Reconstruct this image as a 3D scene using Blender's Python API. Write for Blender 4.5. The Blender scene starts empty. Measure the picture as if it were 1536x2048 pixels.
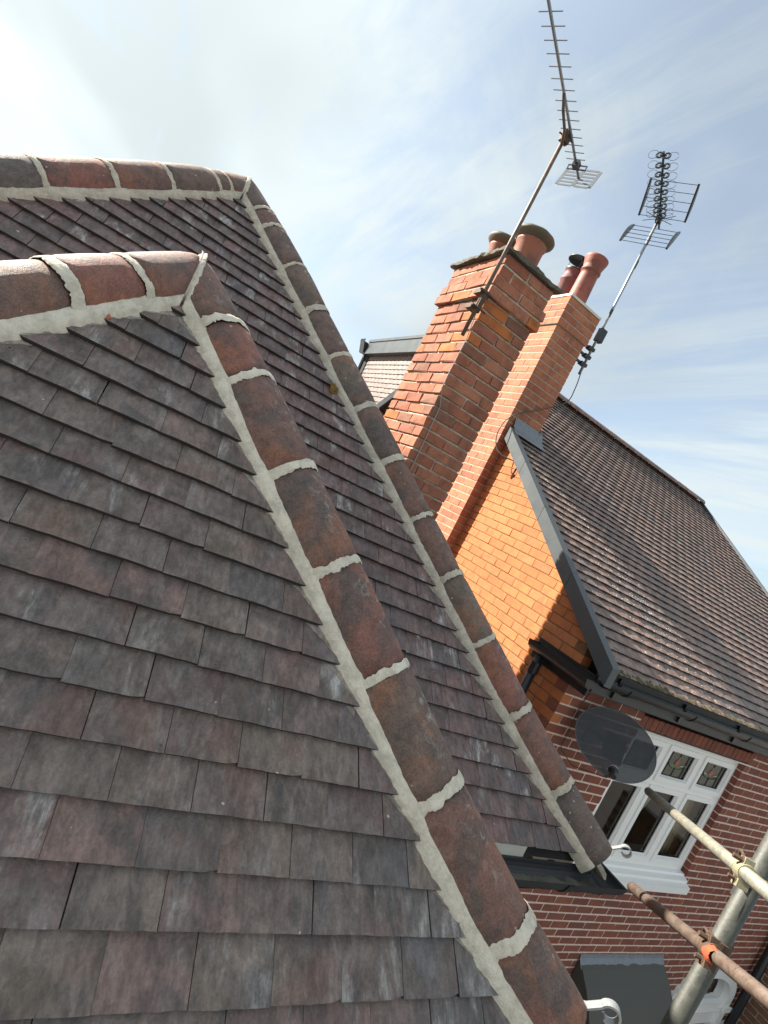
import bpy, math, random
from mathutils import Vector, Matrix, noise

SC = bpy.context.scene
COL = SC.collection
R = random.Random(7)
rad = math.radians
V = Vector

# ------------------------------------------------------------------ camera
CAM_POS = V((-0.034, -2.033, -0.247))
CAM_RIGHT = V((0.80013, -0.39694, 0.44974))
CAM_DOWN = V((0.38039, -0.24373, -0.89212))
CAM_FWD = V((0.46376, 0.88489, -0.04402))
FPX = 1084.12
cd = bpy.data.cameras.new('camera')
cam = bpy.data.objects.new('camera', cd)
COL.objects.link(cam)
cd.sensor_fit = 'VERTICAL'
cd.sensor_height = 24.0
cd.sensor_width = 18.0
cd.lens = FPX / 2048.0 * 24.0
cd.clip_start = 0.02
cd.clip_end = 2000.0
cam.matrix_world = Matrix((
    (CAM_RIGHT.x, -CAM_DOWN.x, -CAM_FWD.x, CAM_POS.x),
    (CAM_RIGHT.y, -CAM_DOWN.y, -CAM_FWD.y, CAM_POS.y),
    (CAM_RIGHT.z, -CAM_DOWN.z, -CAM_FWD.z, CAM_POS.z),
    (0, 0, 0, 1)))
SC.camera = cam

# ------------------------------------------------------------------ sun, sky, exposure
SUN_AZ = rad(43.0)      # from +Y towards -X
SUN_EL = rad(33.0)
SUN_DIR = V((-math.sin(SUN_AZ) * math.cos(SUN_EL), math.cos(SUN_AZ) * math.cos(SUN_EL), math.sin(SUN_EL)))
sd = bpy.data.lights.new('sun', 'SUN')
sd.energy = 5.0
sd.angle = rad(0.6)
sd.color = (1.0, 0.93, 0.82)
sun = bpy.data.objects.new('sun', sd)
COL.objects.link(sun)
sun.rotation_euler = SUN_DIR.to_track_quat('Z', 'Y').to_euler()
sun.location = SUN_DIR * 30

SC.view_settings.view_transform = 'Standard'
SC.view_settings.look = 'None'
SC.view_settings.gamma = 1.0
SC.view_settings.use_curve_mapping = False
SC.view_settings.exposure = 1.66

W = bpy.data.worlds.new('World')
SC.world = W
W.use_nodes = True
wn, wl = W.node_tree.nodes, W.node_tree.links
wn.clear()
SKY_STRENGTH = 0.07


def wnode(t, **kw):
    n = wn.new(t)
    for k, v in kw.items():
        setattr(n, k, v)
    return n


wo = wnode('ShaderNodeOutputWorld')
wbg = wnode('ShaderNodeBackground')
wbg.inputs['Strength'].default_value = SKY_STRENGTH
wsky = wnode('ShaderNodeTexSky', sky_type='NISHITA', sun_disc=False)
wsky.sun_elevation = SUN_EL
wsky.sun_rotation = -SUN_AZ
wsky.altitude = 80
wsky.air_density = 1.0
wsky.dust_density = 0.5
wsky.ozone_density = 1.0
wtc = wnode('ShaderNodeTexCoord')
wsep = wnode('ShaderNodeSeparateXYZ')
wl.new(wtc.outputs['Generated'], wsep.inputs[0])


def wmath(op, a, b=None, clamp=False):
    n = wnode('ShaderNodeMath', operation=op, use_clamp=clamp)
    for i, x in enumerate((a, b)):
        if x is None:
            continue
        if isinstance(x, (int, float)):
            n.inputs[i].default_value = x
        else:
            wl.new(x, n.inputs[i])
    return n.outputs[0]


# thin high cloud: the view direction is laid onto a flat cloud sheet, so the
# streaks foreshorten towards the horizon on every side alike
zz = wmath('ADD', wmath('MAXIMUM', wsep.outputs['Z'], 0.0), 0.16)
cu = wmath('DIVIDE', wsep.outputs['X'], zz)
cv = wmath('DIVIDE', wsep.outputs['Y'], zz)
wcomb = wnode('ShaderNodeCombineXYZ')
wl.new(cu, wcomb.inputs[0])
wl.new(cv, wcomb.inputs[1])


def wnoise(scale, detail, rough, stretch, rot, dist=0.0, off=(0, 0, 0)):
    mp = wnode('ShaderNodeMapping')
    mp.inputs['Rotation'].default_value = (0, 0, rot)
    mp.inputs['Scale'].default_value = stretch
    mp.inputs['Location'].default_value = off
    wl.new(wcomb.outputs[0], mp.inputs['Vector'])
    n = wnode('ShaderNodeTexNoise')
    n.inputs['Scale'].default_value = scale
    n.inputs['Detail'].default_value = detail
    n.inputs['Roughness'].default_value = rough
    n.inputs['Distortion'].default_value = dist
    wl.new(mp.outputs[0], n.inputs['Vector'])
    return n.outputs['Fac']


def wramp(x, lo, hi):
    n = wnode('ShaderNodeMapRange', interpolation_type='SMOOTHSTEP')
    n.inputs['From Min'].default_value = lo
    n.inputs['From Max'].default_value = hi
    wl.new(x, n.inputs['Value'])
    return n.outputs[0]


cl1 = wramp(wnoise(1.35, 7.0, 0.60, (1.0, 0.55, 1.0), rad(-52), 0.6, (0.3, 1.2, 0)), 0.41, 0.57)
cl2 = wramp(wnoise(2.6, 7.0, 0.64, (1.0, 0.15, 1.0), rad(-35), 0.9, (2.2, 0.1, 0)), 0.44, 0.60)
cl3 = wramp(wnoise(0.8, 3.0, 0.5, (1.0, 0.7, 1.0), rad(20), 0.3, (5.2, 3.1, 0)), 0.40, 0.60)
cloud = wmath('ADD', wmath('MULTIPLY', cl1, 0.56), wmath('MULTIPLY', cl2, 0.44), clamp=True)
# cloud lit from behind is brightest around the sun; thicker parts are greyer
wdot = wnode('ShaderNodeVectorMath', operation='DOT_PRODUCT')
wl.new(wtc.outputs['Generated'], wdot.inputs[0])
wdot.inputs[1].default_value = SUN_DIR
glow = wmath('POWER', wmath('MAXIMUM', wdot.outputs['Value'], 0.0), 5.0)
cbright = wmath('MULTIPLY', wmath('ADD', wmath('MULTIPLY', glow, 2.1), 4.1), wmath('SUBTRACT', 1.0, wmath('MULTIPLY', cl3, 0.20)))
ccol = wnode('ShaderNodeVectorMath', operation='SCALE')
ccol.inputs[0].default_value = (0.90, 1.0, 1.02)
wl.new(cbright, ccol.inputs['Scale'])
wmix = wnode('ShaderNodeMix', data_type='RGBA')
wl.new(wmath('ADD', wmath('ADD', wmath('MULTIPLY', cloud, 0.50), 0.46), wmath('MULTIPLY', glow, 0.55), clamp=True), wmix.inputs['Factor'])
wl.new(wsky.outputs[0], wmix.inputs['A'])
wl.new(ccol.outputs[0], wmix.inputs['B'])
wl.new(wmix.outputs['Result'], wbg.inputs['Color'])
wl.new(wbg.outputs[0], wo.inputs['Surface'])

# ------------------------------------------------------------------ object helpers
WM = {}


def link(o, parent=None, mat4=None):
    COL.objects.link(o)
    mat4 = mat4.copy() if mat4 is not None else Matrix.Identity(4)
    if parent is not None:
        o.parent = parent
        o.matrix_parent_inverse = WM[parent].inverted()
    o.matrix_basis = mat4
    WM[o] = mat4
    return o


def thing(name, label, cat, loc=(0, 0, 0), group=None):
    o = bpy.data.objects.new(name, None)
    o.empty_display_size = 0.1
    link(o, None, Matrix.Translation(V(loc)))
    return tag(o, label, cat, group)


def tag(o, label=None, cat=None, group=None, kind=None):
    for k, v in (('label', label), ('category', cat), ('group', group), ('kind', kind)):
        if v:
            o[k] = v
    return o


def mesh(name, vs, fs, mat, smooth=False):
    m = bpy.data.meshes.new(name)
    m.from_pydata([tuple(v) for v in vs], [], fs)
    m.materials.append(mat)
    if smooth:
        m.polygons.foreach_set('use_smooth', [True] * len(m.polygons))
    m.validate()
    return m


def put(name, me, parent=None, mat4=None):
    return link(bpy.data.objects.new(name, me), parent, mat4)


class G:
    """collects simple shapes into one mesh"""

    def __init__(s):
        s.v, s.f = [], []

    def add(s, vs, fs):
        b = len(s.v)
        s.v += [V(v) for v in vs]
        s.f += [tuple(i + b for i in f) for f in fs]
        return s

    def box(s, lo, hi, m=None):
        (a, b, c), (d, e, f) = lo, hi
        vs = [V(p) for p in ((a, b, c), (d, b, c), (d, e, c), (a, e, c), (a, b, f), (d, b, f), (d, e, f), (a, e, f))]
        if m is not None:
            vs = [m @ v for v in vs]
        return s.add(vs, [(0, 3, 2, 1), (4, 5, 6, 7), (0, 1, 5, 4), (1, 2, 6, 5), (2, 3, 7, 6), (3, 0, 4, 7)])

    def prism(s, poly, vec):
        n = len(poly)
        vec = V(vec)
        vs = [V(p) for p in poly] + [V(p) + vec for p in poly]
        return s.add(vs, [tuple(range(n - 1, -1, -1)), tuple(range(n, 2 * n))] + [(i, (i + 1) % n, n + (i + 1) % n, n + i) for i in range(n)])

    def sweep(s, path, prof, up=(0, 0, 1), closed=True, caps=True):
        """profile points (a, b) along side and up, carried along the path with mitred corners"""
        path = [V(p) for p in path]
        up = V(up)
        n, k = len(path), len(prof)
        vs = []
        for i, p in enumerate(path):
            d0 = (path[i] - path[i - 1]).normalized() if i else None
            d1 = (path[i + 1] - path[i]).normalized() if i < n - 1 else None
            d = ((d0 or d1) + (d1 or d0)).normalized()
            side = d.cross(up).normalized()
            u2 = side.cross(d).normalized()
            c = d.dot(d0 or d1)
            q = 1.0 / max(0.3, c)
            for a, b in prof:
                vs.append(p + side * a * q + u2 * b)
        fs = []
        for i in range(n - 1):
            for j in range(k if closed else k - 1):
                j2 = (j + 1) % k
                fs.append((i * k + j, i * k + j2, (i + 1) * k + j2, (i + 1) * k + j))
        if caps and closed:
            fs.append(tuple(range(k - 1, -1, -1)))
            fs.append(tuple(range((n - 1) * k, n * k)))
        return s.add(vs, fs)

    def tube(s, path, r, seg=10, up=(0.13, 0.21, 0.97)):
        prof = [(r * math.cos(2 * math.pi * i / seg), r * math.sin(2 * math.pi * i / seg)) for i in range(seg)]
        return s.sweep(path, prof, up)

    def lathe(s, prof, o=(0, 0, 0), seg=24, axis=(0, 0, 1), closed=False):
        q = V((0, 0, 1)).rotation_difference(V(axis))
        o = V(o)
        k = len(prof)
        vs = []
        for i in range(seg):
            t = 2 * math.pi * i / seg
            for r_, z_ in prof:
                vs.append(o + q @ V((r_ * math.cos(t), r_ * math.sin(t), z_)))
        fs = []
        for i in range(seg):
            i2 = (i + 1) % seg
            for j in range(k - (0 if closed else 1)):
                j2 = (j + 1) % k
                fs.append((i * k + j, i2 * k + j, i2 * k + j2, i * k + j2))
        return s.add(vs, fs)

    def build(s, name, mat, parent=None, smooth=False, mat4=None, kind=None, label=None):
        o = put(name, mesh(name, s.v, s.f, mat, smooth), parent, mat4)
        if smooth == 'auto':
            pass
        return tag(o, label=label, kind=kind)


def jitter(vs, amp, sc=9.0, seed=0.0):
    out = []
    for v in vs:
        n = noise.noise_vector(V(v) * sc + V((seed, seed * 1.7, seed * 0.3)))
        out.append(V(v) + n * amp)
    return out


def pix(p):
    d = V(p) - CAM_POS
    z = d.dot(CAM_FWD)
    if z < 0.05:
        return None
    return (768 + FPX * d.dot(CAM_RIGHT) / z, 1024 + FPX * d.dot(CAM_DOWN) / z)


def area_in_view(pts):
    q = [pix(p) for p in pts]
    if any(x is None for x in q):
        return 0.0
    if not any(-20 < x < 1556 and -20 < y < 2068 for x, y in q):
        return 0.0
    a = 0.0
    for i in range(len(q)):
        x0, y0 = q[i]
        x1, y1 = q[(i + 1) % len(q)]
        a += x0 * y1 - x1 * y0
    return abs(a) / 2


def behind_slope(p, off, ax, az):
    """is p hidden from the camera by the 45 degree hip end z = y - off with apex (ax, az)?"""
    d = V(p) - CAM_POS
    den = d.z - d.y
    if abs(den) < 1e-6:
        return False
    t = (CAM_POS.y - off - CAM_POS.z) / den
    if not 0.02 < t < 0.985:
        return False
    q = CAM_POS + d * t
    return q.z < az and abs(q.x - ax) < (az - q.z) + 0.02 and q.z > -1.45


def clip_poly(poly, a, b, c):
    """keep the side a*x + b*y <= c"""
    out = []
    for i in range(len(poly)):
        p, q = poly[i], poly[(i + 1) % len(poly)]
        dp, dq = a * p[0] + b * p[1] - c, a * q[0] + b * q[1] - c
        if dp <= 0:
            out.append(p)
        if (dp < 0 < dq) or (dq < 0 < dp):
            t = dp / (dp - dq)
            out.append((p[0] + (q[0] - p[0]) * t, p[1] + (q[1] - p[1]) * t))
    return out


def poly_area(p):
    return 0.5 * sum(p[i][0] * p[(i + 1) % len(p)][1] - p[(i + 1) % len(p)][0] * p[i][1] for i in range(len(p)))


def frame(o, x, y, z):
    o, x, y, z = V(o), V(x).normalized(), V(y).normalized(), V(z).normalized()
    return Matrix(((x.x, y.x, z.x, o.x), (x.y, y.y, z.y, o.y), (x.z, y.z, z.z, o.z), (0, 0, 0, 1)))

# ------------------------------------------------------------------ materials
class NT:
    def __init__(s, name):
        s.m = bpy.data.materials.new(name)
        s.m.use_nodes = True
        s.t = s.m.node_tree
        s.t.nodes.clear()
        s.out = s.t.nodes.new('ShaderNodeOutputMaterial')
        s.b = s.t.nodes.new('ShaderNodeBsdfPrincipled')
        s.t.links.new(s.b.outputs[0], s.out.inputs['Surface'])
        s._rnd = None

    def n(s, ty, **kw):
        n = s.t.nodes.new(ty)
        for k, v in kw.items():
            setattr(n, k, v)
        return n

    def L(s, a, sock):
        if isinstance(a, (int, float)):
            sock.default_value = a
        elif isinstance(a, (tuple, list)):
            sock.default_value = tuple(a) + ((1.0,) if len(a) == 3 and len(sock.default_value) == 4 else ())
        else:
            s.t.links.new(a, sock)

    def set(s, **kw):
        names = {'color': 'Base Color', 'rough': 'Roughness', 'metal': 'Metallic', 'spec': 'Specular IOR Level', 'alpha': 'Alpha',
                 'trans': 'Transmission Weight', 'ior': 'IOR', 'normal': 'Normal', 'coat': 'Coat Weight', 'coat_rough': 'Coat Roughness'}
        for k, v in kw.items():
            s.L(v, s.b.inputs[names[k]])
        return s

    def rnd(s):
        """one number per object and per loose piece"""
        if s._rnd is None:
            a = s.n('ShaderNodeObjectInfo').outputs['Random']
            b = s.n('ShaderNodeNewGeometry').outputs['Random Per Island']
            s._rnd = s.math('FRACT', s.math('ADD', a, b))
        return s._rnd

    def rnd2(s, k):
        return s.math('FRACT', s.math('MULTIPLY', s.rnd(), k))

    def math(s, op, a, b=None, c=None, clamp=False):
        n = s.n('ShaderNodeMath', operation=op, use_clamp=clamp)
        for i, x in enumerate((a, b, c)):
            if x is not None:
                s.L(x, n.inputs[i])
        return n.outputs[0]

    def coord(s, kind='Object', scale=(1, 1, 1), rnd=True, rot=(0, 0, 0)):
        if kind == 'World':
            c = s.n('ShaderNodeNewGeometry').outputs['Position']
        else:
            c = s.n('ShaderNodeTexCoord').outputs[kind]
        mp = s.n('ShaderNodeMapping')
        mp.inputs['Scale'].default_value = scale
        mp.inputs['Rotation'].default_value = rot
        s.L(c, mp.inputs['Vector'])
        o = mp.outputs[0]
        if rnd:
            cb = s.n('ShaderNodeCombineXYZ')
            s.L(s.math('MULTIPLY', s.rnd(), 71.0), cb.inputs[0])
            s.L(s.math('MULTIPLY', s.rnd(), 37.0), cb.inputs[1])
            s.L(s.math('MULTIPLY', s.rnd(), 13.0), cb.inputs[2])
            ad = s.n('ShaderNodeVectorMath', operation='ADD')
            s.L(o, ad.inputs[0])
            s.L(cb.outputs[0], ad.inputs[1])
            o = ad.outputs[0]
        return o

    def noise(s, vec, scale, detail=4.0, rough=0.6, dist=0.0):
        n = s.n('ShaderNodeTexNoise')
        n.inputs['Scale'].default_value = scale
        n.inputs['Detail'].default_value = detail
        n.inputs['Roughness'].default_value = rough
        n.inputs['Distortion'].default_value = dist
        s.L(vec, n.inputs['Vector'])
        return n.outputs['Fac']

    def voro(s, vec, scale, feature='F1'):
        n = s.n('ShaderNodeTexVoronoi', feature=feature)
        n.inputs['Scale'].default_value = scale
        s.L(vec, n.inputs['Vector'])
        return n.outputs['Distance'], n.outputs['Color'] if feature == 'F1' else None

    def step(s, x, lo, hi):
        n = s.n('ShaderNodeMapRange', interpolation_type='SMOOTHSTEP')
        n.inputs['From Min'].default_value = lo
        n.inputs['From Max'].default_value = hi
        s.L(x, n.inputs['Value'])
        return n.outputs[0]

    def ramp(s, fac, stops, interp='LINEAR'):
        n = s.n('ShaderNodeValToRGB')
        cr = n.color_ramp
        cr.interpolation = interp
        while len(cr.elements) < len(stops):
            cr.elements.new(0.5)
        for e, (p, c) in zip(cr.elements, stops):
            e.position = p
            e.color = tuple(c) + (1.0,)
        s.L(fac, n.inputs[0])
        return n.outputs[0]

    def mix(s, fac, a, b, blend='MIX'):
        n = s.n('ShaderNodeMix', data_type='RGBA', blend_type=blend)
        s.L(fac, n.inputs['Factor'])
        s.L(a, n.inputs['A'])
        s.L(b, n.inputs['B'])
        return n.outputs['Result']

    def bump(s, h, strength=0.4, dist=0.004, prev=None):
        n = s.n('ShaderNodeBump')
        n.inputs['Strength'].default_value = strength
        n.inputs['Distance'].default_value = dist
        s.L(h, n.inputs['Height'])
        if prev is not None:
            s.L(prev, n.inputs['Normal'])
        return n.outputs[0]

    def bright(s, col, f):
        """multiply a colour by a number"""
        n = s.n('ShaderNodeVectorMath', operation='SCALE')
        s.L(col, n.inputs[0])
        s.L(f, n.inputs['Scale'])
        return n.outputs[0]


def plain(name, col, rough=0.5, metal=0.0, spec=0.5, var=0.12, sc=20.0, bump=0.0):
    t = NT(name)
    c = t.coord('Object', rnd=True)
    nz = t.noise(c, sc, 5, 0.65)
    t.set(color=t.bright(col, t.math('ADD', t.math('MULTIPLY', nz, 2 * var), 1 - var)), metal=metal, spec=spec,
          rough=t.math('ADD', t.math('MULTIPLY', nz, 0.25), rough - 0.12))
    if bump:
        t.set(normal=t.bump(nz, bump, 0.003))
    return t.m


def mat_roof_tile(name, stops, white=1.0, lichen=(0.40, 0.38, 0.36), bumps=0.85):
    t = NT(name)
    c = t.coord('Object')
    st = t.coord('Object', scale=(1.0, 0.22, 1.0))            # streaks run down the slope
    base = t.ramp(t.rnd(), stops)
    blot = t.noise(c, 9.0, 5, 0.6, 0.6)
    col = t.mix(t.step(blot, 0.38, 0.66), base, t.ramp(t.rnd2(7.31), stops[::-1] if False else [(p, tuple(x * 0.58 for x in q)) for p, q in stops]))
    run = t.noise(st, 26.0, 5, 0.65, 0.4)
    col = t.mix(t.math('MULTIPLY', t.step(run, 0.45, 0.72), 0.6), col, (0.065, 0.058, 0.054))
    zone = t.step(t.noise(t.coord('World', scale=(1, 0.5, 0.5), rnd=False), 3.1, 4, 0.6, 0.5), 0.5, 0.68)
    col = t.mix(t.math('MULTIPLY', zone, 0.6), col, (0.098, 0.096, 0.100))
    warm = t.noise(c, 5.0, 3, 0.5)
    col = t.mix(t.math('MULTIPLY', t.step(warm, 0.52, 0.7), 0.45), col, (0.18, 0.095, 0.072))
    # pale salts and lichen, in patches on some tiles
    amt = t.step(t.rnd2(13.7), 0.45, 1.0)
    p1 = t.step(t.noise(st, 15.0, 8, 0.72, 0.5), 0.48, 0.68)
    p2 = t.step(t.noise(c, 6.5, 4, 0.55), 0.42, 0.62)
    col = t.mix(t.math('MULTIPLY', t.math('MULTIPLY', p1, p2), t.math('ADD', t.math('MULTIPLY', amt, 0.75 * white), 0.22 * white)), col, lichen)
    fine = t.noise(c, 150.0, 4, 0.7)
    grain = t.noise(t.coord('Object', scale=(1.0, 0.4, 1.0), rot=(0, 0, 0.5)), 62.0, 5, 0.68, 0.5)
    col = t.bright(col, t.math('ADD', t.math('MULTIPLY', fine, 0.95), 0.5))
    col = t.bright(col, t.math('ADD', t.math('MULTIPLY', t.step(grain, 0.3, 0.7), 0.55), 0.70))
    d, dc = t.voro(t.coord('Object'), 17.0)
    spot = t.math('MULTIPLY', t.math('LESS_THAN', t.math('ADD', d, t.math('MULTIPLY', t.math('SUBTRACT', fine, 0.5), 0.14)), t.math('MULTIPLY', t.math('SUBTRACT', t.n_sep(dc), 0.82), 0.5)), 1.0)
    col = t.mix(t.math('MULTIPLY', spot, 0.85), col, (0.5, 0.47, 0.4))
    h = t.math('ADD', t.math('MULTIPLY', blot, 0.5), t.math('MULTIPLY', fine, 0.5))
    t.set(color=col, rough=t.math('ADD', t.math('MULTIPLY', blot, 0.25), 0.46), spec=0.5, normal=t.bump(h, bumps, 0.004))
    return t.m


def _sep(s, c):
    n = s.n('ShaderNodeSeparateColor')
    s.L(c, n.inputs[0])
    return n.outputs[0]


NT.n_sep = _sep

M_TILE = mat_roof_tile('roof_tile_clay', [(0.0, (0.221, 0.158, 0.129)), (0.2, (0.184, 0.143, 0.124)), (0.4, (0.230, 0.170, 0.131)),
                                          (0.6, (0.164, 0.138, 0.131)), (0.8, (0.225, 0.143, 0.120)), (1.0, (0.198, 0.145, 0.127))], 1.1)
M_TILE_BACK = mat_roof_tile('roof_tile_weathered', [(0.0, (0.200, 0.126, 0.115)), (0.3, (0.165, 0.116, 0.108)), (0.6, (0.225, 0.124, 0.112)),
                                                    (0.8, (0.150, 0.114, 0.112)), (1.0, (0.205, 0.122, 0.112))], 1.7)
M_TILE_NEXT = mat_roof_tile('roof_tile_brown', [(0.0, (0.300, 0.190, 0.150)), (0.35, (0.265, 0.180, 0.148)), (0.7, (0.320, 0.190, 0.145)), (1.0, (0.250, 0.175, 0.145))], 0.6,
                            (0.42, 0.38, 0.32))
M_TILE_HUNG = mat_roof_tile('hung_tile_clay', [(0.0, (0.20, 0.130, 0.105)), (0.5, (0.22, 0.145, 0.118)), (1.0, (0.18, 0.12, 0.10))], 0.4)


M_TILE_EDGE = plain('soiled_shaded_tile_edge', (0.034, 0.029, 0.026), 0.95, var=0.5, sc=50, bump=0.5)  # soiling plus the contact shade under each course, put into the edge colour
M_LICHEN = plain('white_lichen', (0.55, 0.52, 0.44), 0.95, var=0.3, sc=80)
M_RING = plain('lichen_ring', (0.19, 0.17, 0.155), 0.9, var=0.3, sc=200)


def mat_hip():
    t = NT('hip_tile_terracotta')
    c = t.coord('Object')
    pal = [(0.0, (0.225, 0.112, 0.082)), (0.2, (0.150, 0.108, 0.088)), (0.4, (0.265, 0.105, 0.076)), (0.6, (0.135, 0.110, 0.095)), (0.8, (0.205, 0.130, 0.092)), (1.0, (0.170, 0.105, 0.085))]
    base = t.ramp(t.rnd(), pal)
    big = t.noise(c, 6.0, 5, 0.6, 0.8)
    col = t.mix(t.math('MULTIPLY', t.step(big, 0.42, 0.66), 0.8), base, (0.092, 0.078, 0.070))
    orange = t.math('MULTIPLY', t.step(t.noise(c, 5.5, 5, 0.62, 0.5), 0.46, 0.64), t.step(t.rnd2(5.3), 0.25, 0.8))
    col = t.mix(t.math('MULTIPLY', orange, 0.55), col, (0.31, 0.125, 0.06))
    mid = t.noise(c, 28.0, 6, 0.7, 0.3)
    col = t.bright(col, t.math('ADD', t.math('MULTIPLY', mid, 1.5), 0.20))
    fine = t.noise(c, 170.0, 5, 0.75)
    col = t.bright(col, t.math('ADD', t.math('MULTIPLY', t.step(fine, 0.25, 0.75), 0.75), 0.62))
    # lichen crust thickest where rain sits, on the crown
    nz = t.n('ShaderNodeSeparateXYZ')
    t.L(t.n('ShaderNodeTexCoord').outputs['Normal'], nz.inputs[0])
    crown = t.step(nz.outputs['Z'], 0.72, 0.98)
    cr = t.math('MULTIPLY', t.step(t.noise(c, 34.0, 7, 0.75, 0.6), 0.5, 0.68), t.math('ADD', t.math('MULTIPLY', crown, 0.7), 0.16))
    cr = t.math('MULTIPLY', cr, t.step(t.noise(c, 5.0, 2, 0.5), 0.36, 0.62))
    col = t.mix(cr, col, (0.40, 0.37, 0.31))
    d, dc = t.voro(c, 30.0)
    spot = t.math('MULTIPLY', t.math('LESS_THAN', t.math('ADD', d, t.math('MULTIPLY', fine, 0.1)), 0.2), t.math('GREATER_THAN', t.n_sep(dc), 0.87))
    col = t.mix(t.math('MULTIPLY', spot, 0.7), col, (0.45, 0.42, 0.36))
    h = t.math('ADD', t.math('MULTIPLY', mid, 0.6), t.math('MULTIPLY', fine, 0.4))
    t.set(color=col, rough=t.math('ADD', t.math('MULTIPLY', mid, 0.3), 0.5), spec=0.4, normal=t.bump(h, 0.9, 0.006))
    return t.m


M_HIP = mat_hip()


def mat_mortar(name, col, dark, streak=True, bumps=0.8):
    t = NT(name)
    c = t.coord('World', rnd=False)
    a = t.noise(c, 14.0, 6, 0.65, 0.4)
    b = t.noise(t.coord('World', scale=(1, 0.35, 1), rnd=False, rot=(0.5, 0.7, 0.4)), 42.0, 5, 0.65, 0.8)
    f = t.noise(c, 220.0, 3, 0.7)
    x = t.math('ADD', t.math('MULTIPLY', a, 0.55), t.math('MULTIPLY', b, 0.45))
    cc = t.mix(t.step(x, 0.36, 0.62), dark, col)
    cc = t.bright(cc, t.math('ADD', t.math('MULTIPLY', f, 0.4), 0.8))
    t.set(color=cc, rough=0.9, spec=0.2, normal=t.bump(t.math('ADD', b, t.math('MULTIPLY', f, 0.5)), bumps, 0.006))
    return t.m


M_MORTAR = mat_mortar('hip_mortar', (0.74, 0.675, 0.555), (0.52, 0.465, 0.375))
M_SMEAR = mat_mortar('mortar_film', (0.40, 0.355, 0.30), (0.20, 0.165, 0.14))
M_MORTAR_DARK = mat_mortar('ridge_mortar', (0.60, 0.54, 0.44), (0.42, 0.37, 0.295))


def mat_brick(name, stops, dark, dark_amt=0.5, sooty=0.3, bumps=0.6, speck=0.0):
    t = NT(name)
    c = t.coord('Object')
    base = t.ramp(t.rnd(), stops)
    a = t.noise(c, 13.0, 5, 0.6, 0.5)
    col = t.mix(t.math('MULTIPLY', t.step(a, 0.42, 0.72), dark_amt), base, dark)
    w = t.noise(t.coord('World', scale=(1, 1, 0.3), rnd=False), 5.0, 6, 0.65, 0.4)
    col = t.mix(t.math('MULTIPLY', t.step(w, 0.46, 0.70), sooty * 1.25), col, (0.05, 0.04, 0.034))
    one = t.math('GREATER_THAN', t.rnd2(11.7), 0.93)
    col = t.mix(t.math('MULTIPLY', one, 0.45 if speck > 0.45 else 0.18), col, (0.08, 0.055, 0.045))
    f = t.noise(c, 120.0, 4, 0.7)
    col = t.bright(col, t.math('ADD', t.math('MULTIPLY', f, 0.6), 0.78))
    if speck:
        s2 = t.step(t.noise(c, 60.0, 4, 0.7), 0.62, 0.75)
        col = t.mix(t.math('MULTIPLY', s2, speck), col, (0.03, 0.025, 0.022))
    t.set(color=col, rough=0.85, spec=0.25, normal=t.bump(t.math('ADD', a, t.math('MULTIPLY', f, 0.6)), bumps, 0.005))
    return t.m


M_BRICK_OLD = mat_brick('old_red_brick', [(0.0, (0.370, 0.145, 0.081)), (0.3, (0.308, 0.114, 0.067)), (0.6, (0.387, 0.167, 0.101)), (0.9, (0.273, 0.099, 0.062)), (0.94, (0.422, 0.141, 0.044)), (1.0, (0.422, 0.141, 0.044))],
                        (0.176, 0.066, 0.044), 0.6, 0.3, 1.0, 0.6)
M_BRICK_STACK = mat_brick('stack_red_brick', [(0.0, (0.378, 0.144, 0.079)), (0.5, (0.414, 0.167, 0.090)), (1.0, (0.324, 0.115, 0.067))], (0.198, 0.077, 0.049), 0.6, 0.3, 0.7, 0.4)
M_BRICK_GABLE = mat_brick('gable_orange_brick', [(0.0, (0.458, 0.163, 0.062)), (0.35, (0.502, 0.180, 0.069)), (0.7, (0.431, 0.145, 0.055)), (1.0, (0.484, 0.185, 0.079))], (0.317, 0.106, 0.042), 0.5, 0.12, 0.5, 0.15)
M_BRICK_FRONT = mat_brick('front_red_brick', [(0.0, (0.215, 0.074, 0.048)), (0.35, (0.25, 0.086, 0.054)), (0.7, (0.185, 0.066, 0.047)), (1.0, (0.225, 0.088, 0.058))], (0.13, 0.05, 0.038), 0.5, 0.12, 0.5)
M_JOINT_OLD = mat_mortar('old_joint', (0.52, 0.46, 0.37), (0.30, 0.25, 0.18))
M_JOINT_STACK = mat_mortar('stack_joint', (0.42, 0.34, 0.27), (0.29, 0.23, 0.18))
M_JOINT_GABLE = mat_mortar('gable_joint', (0.24, 0.125, 0.06), (0.16, 0.085, 0.04))
M_JOINT_FRONT = mat_mortar('front_joint', (0.74, 0.58, 0.49), (0.60, 0.46, 0.38))

M_BLACK = plain('black_plastic', (0.018, 0.020, 0.022), 0.35, spec=0.5, var=0.2)
M_BLACK_OLD = plain('old_black_gutter', (0.024, 0.026, 0.027), 0.5, var=0.35, sc=40, bump=0.2)
M_GREY_TRIM = plain('grey_verge_trim', (0.062, 0.071, 0.075), 0.40, spec=0.45, var=0.16, sc=7)
M_WHITE = plain('white_upvc', (0.84, 0.83, 0.80), 0.32, var=0.03)
M_CREAM = plain('cream_paint', (0.66, 0.64, 0.56), 0.5, var=0.08)
M_LEAD = plain('lead_sheet', (0.20, 0.215, 0.235), 0.5, metal=0.25, var=0.4, sc=30, bump=0.3)
M_CANOPY = plain('canopy_lead', (0.070, 0.068, 0.058), 0.62, var=0.25, sc=8, bump=0.2)
M_SLAB = plain('mossy_slab', (0.105, 0.098, 0.075), 0.95, var=0.7, sc=45, bump=0.9)
M_CAP = plain('pale_flaunching', (0.62, 0.59, 0.51), 0.85, var=0.15, sc=30, bump=0.3)
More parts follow.
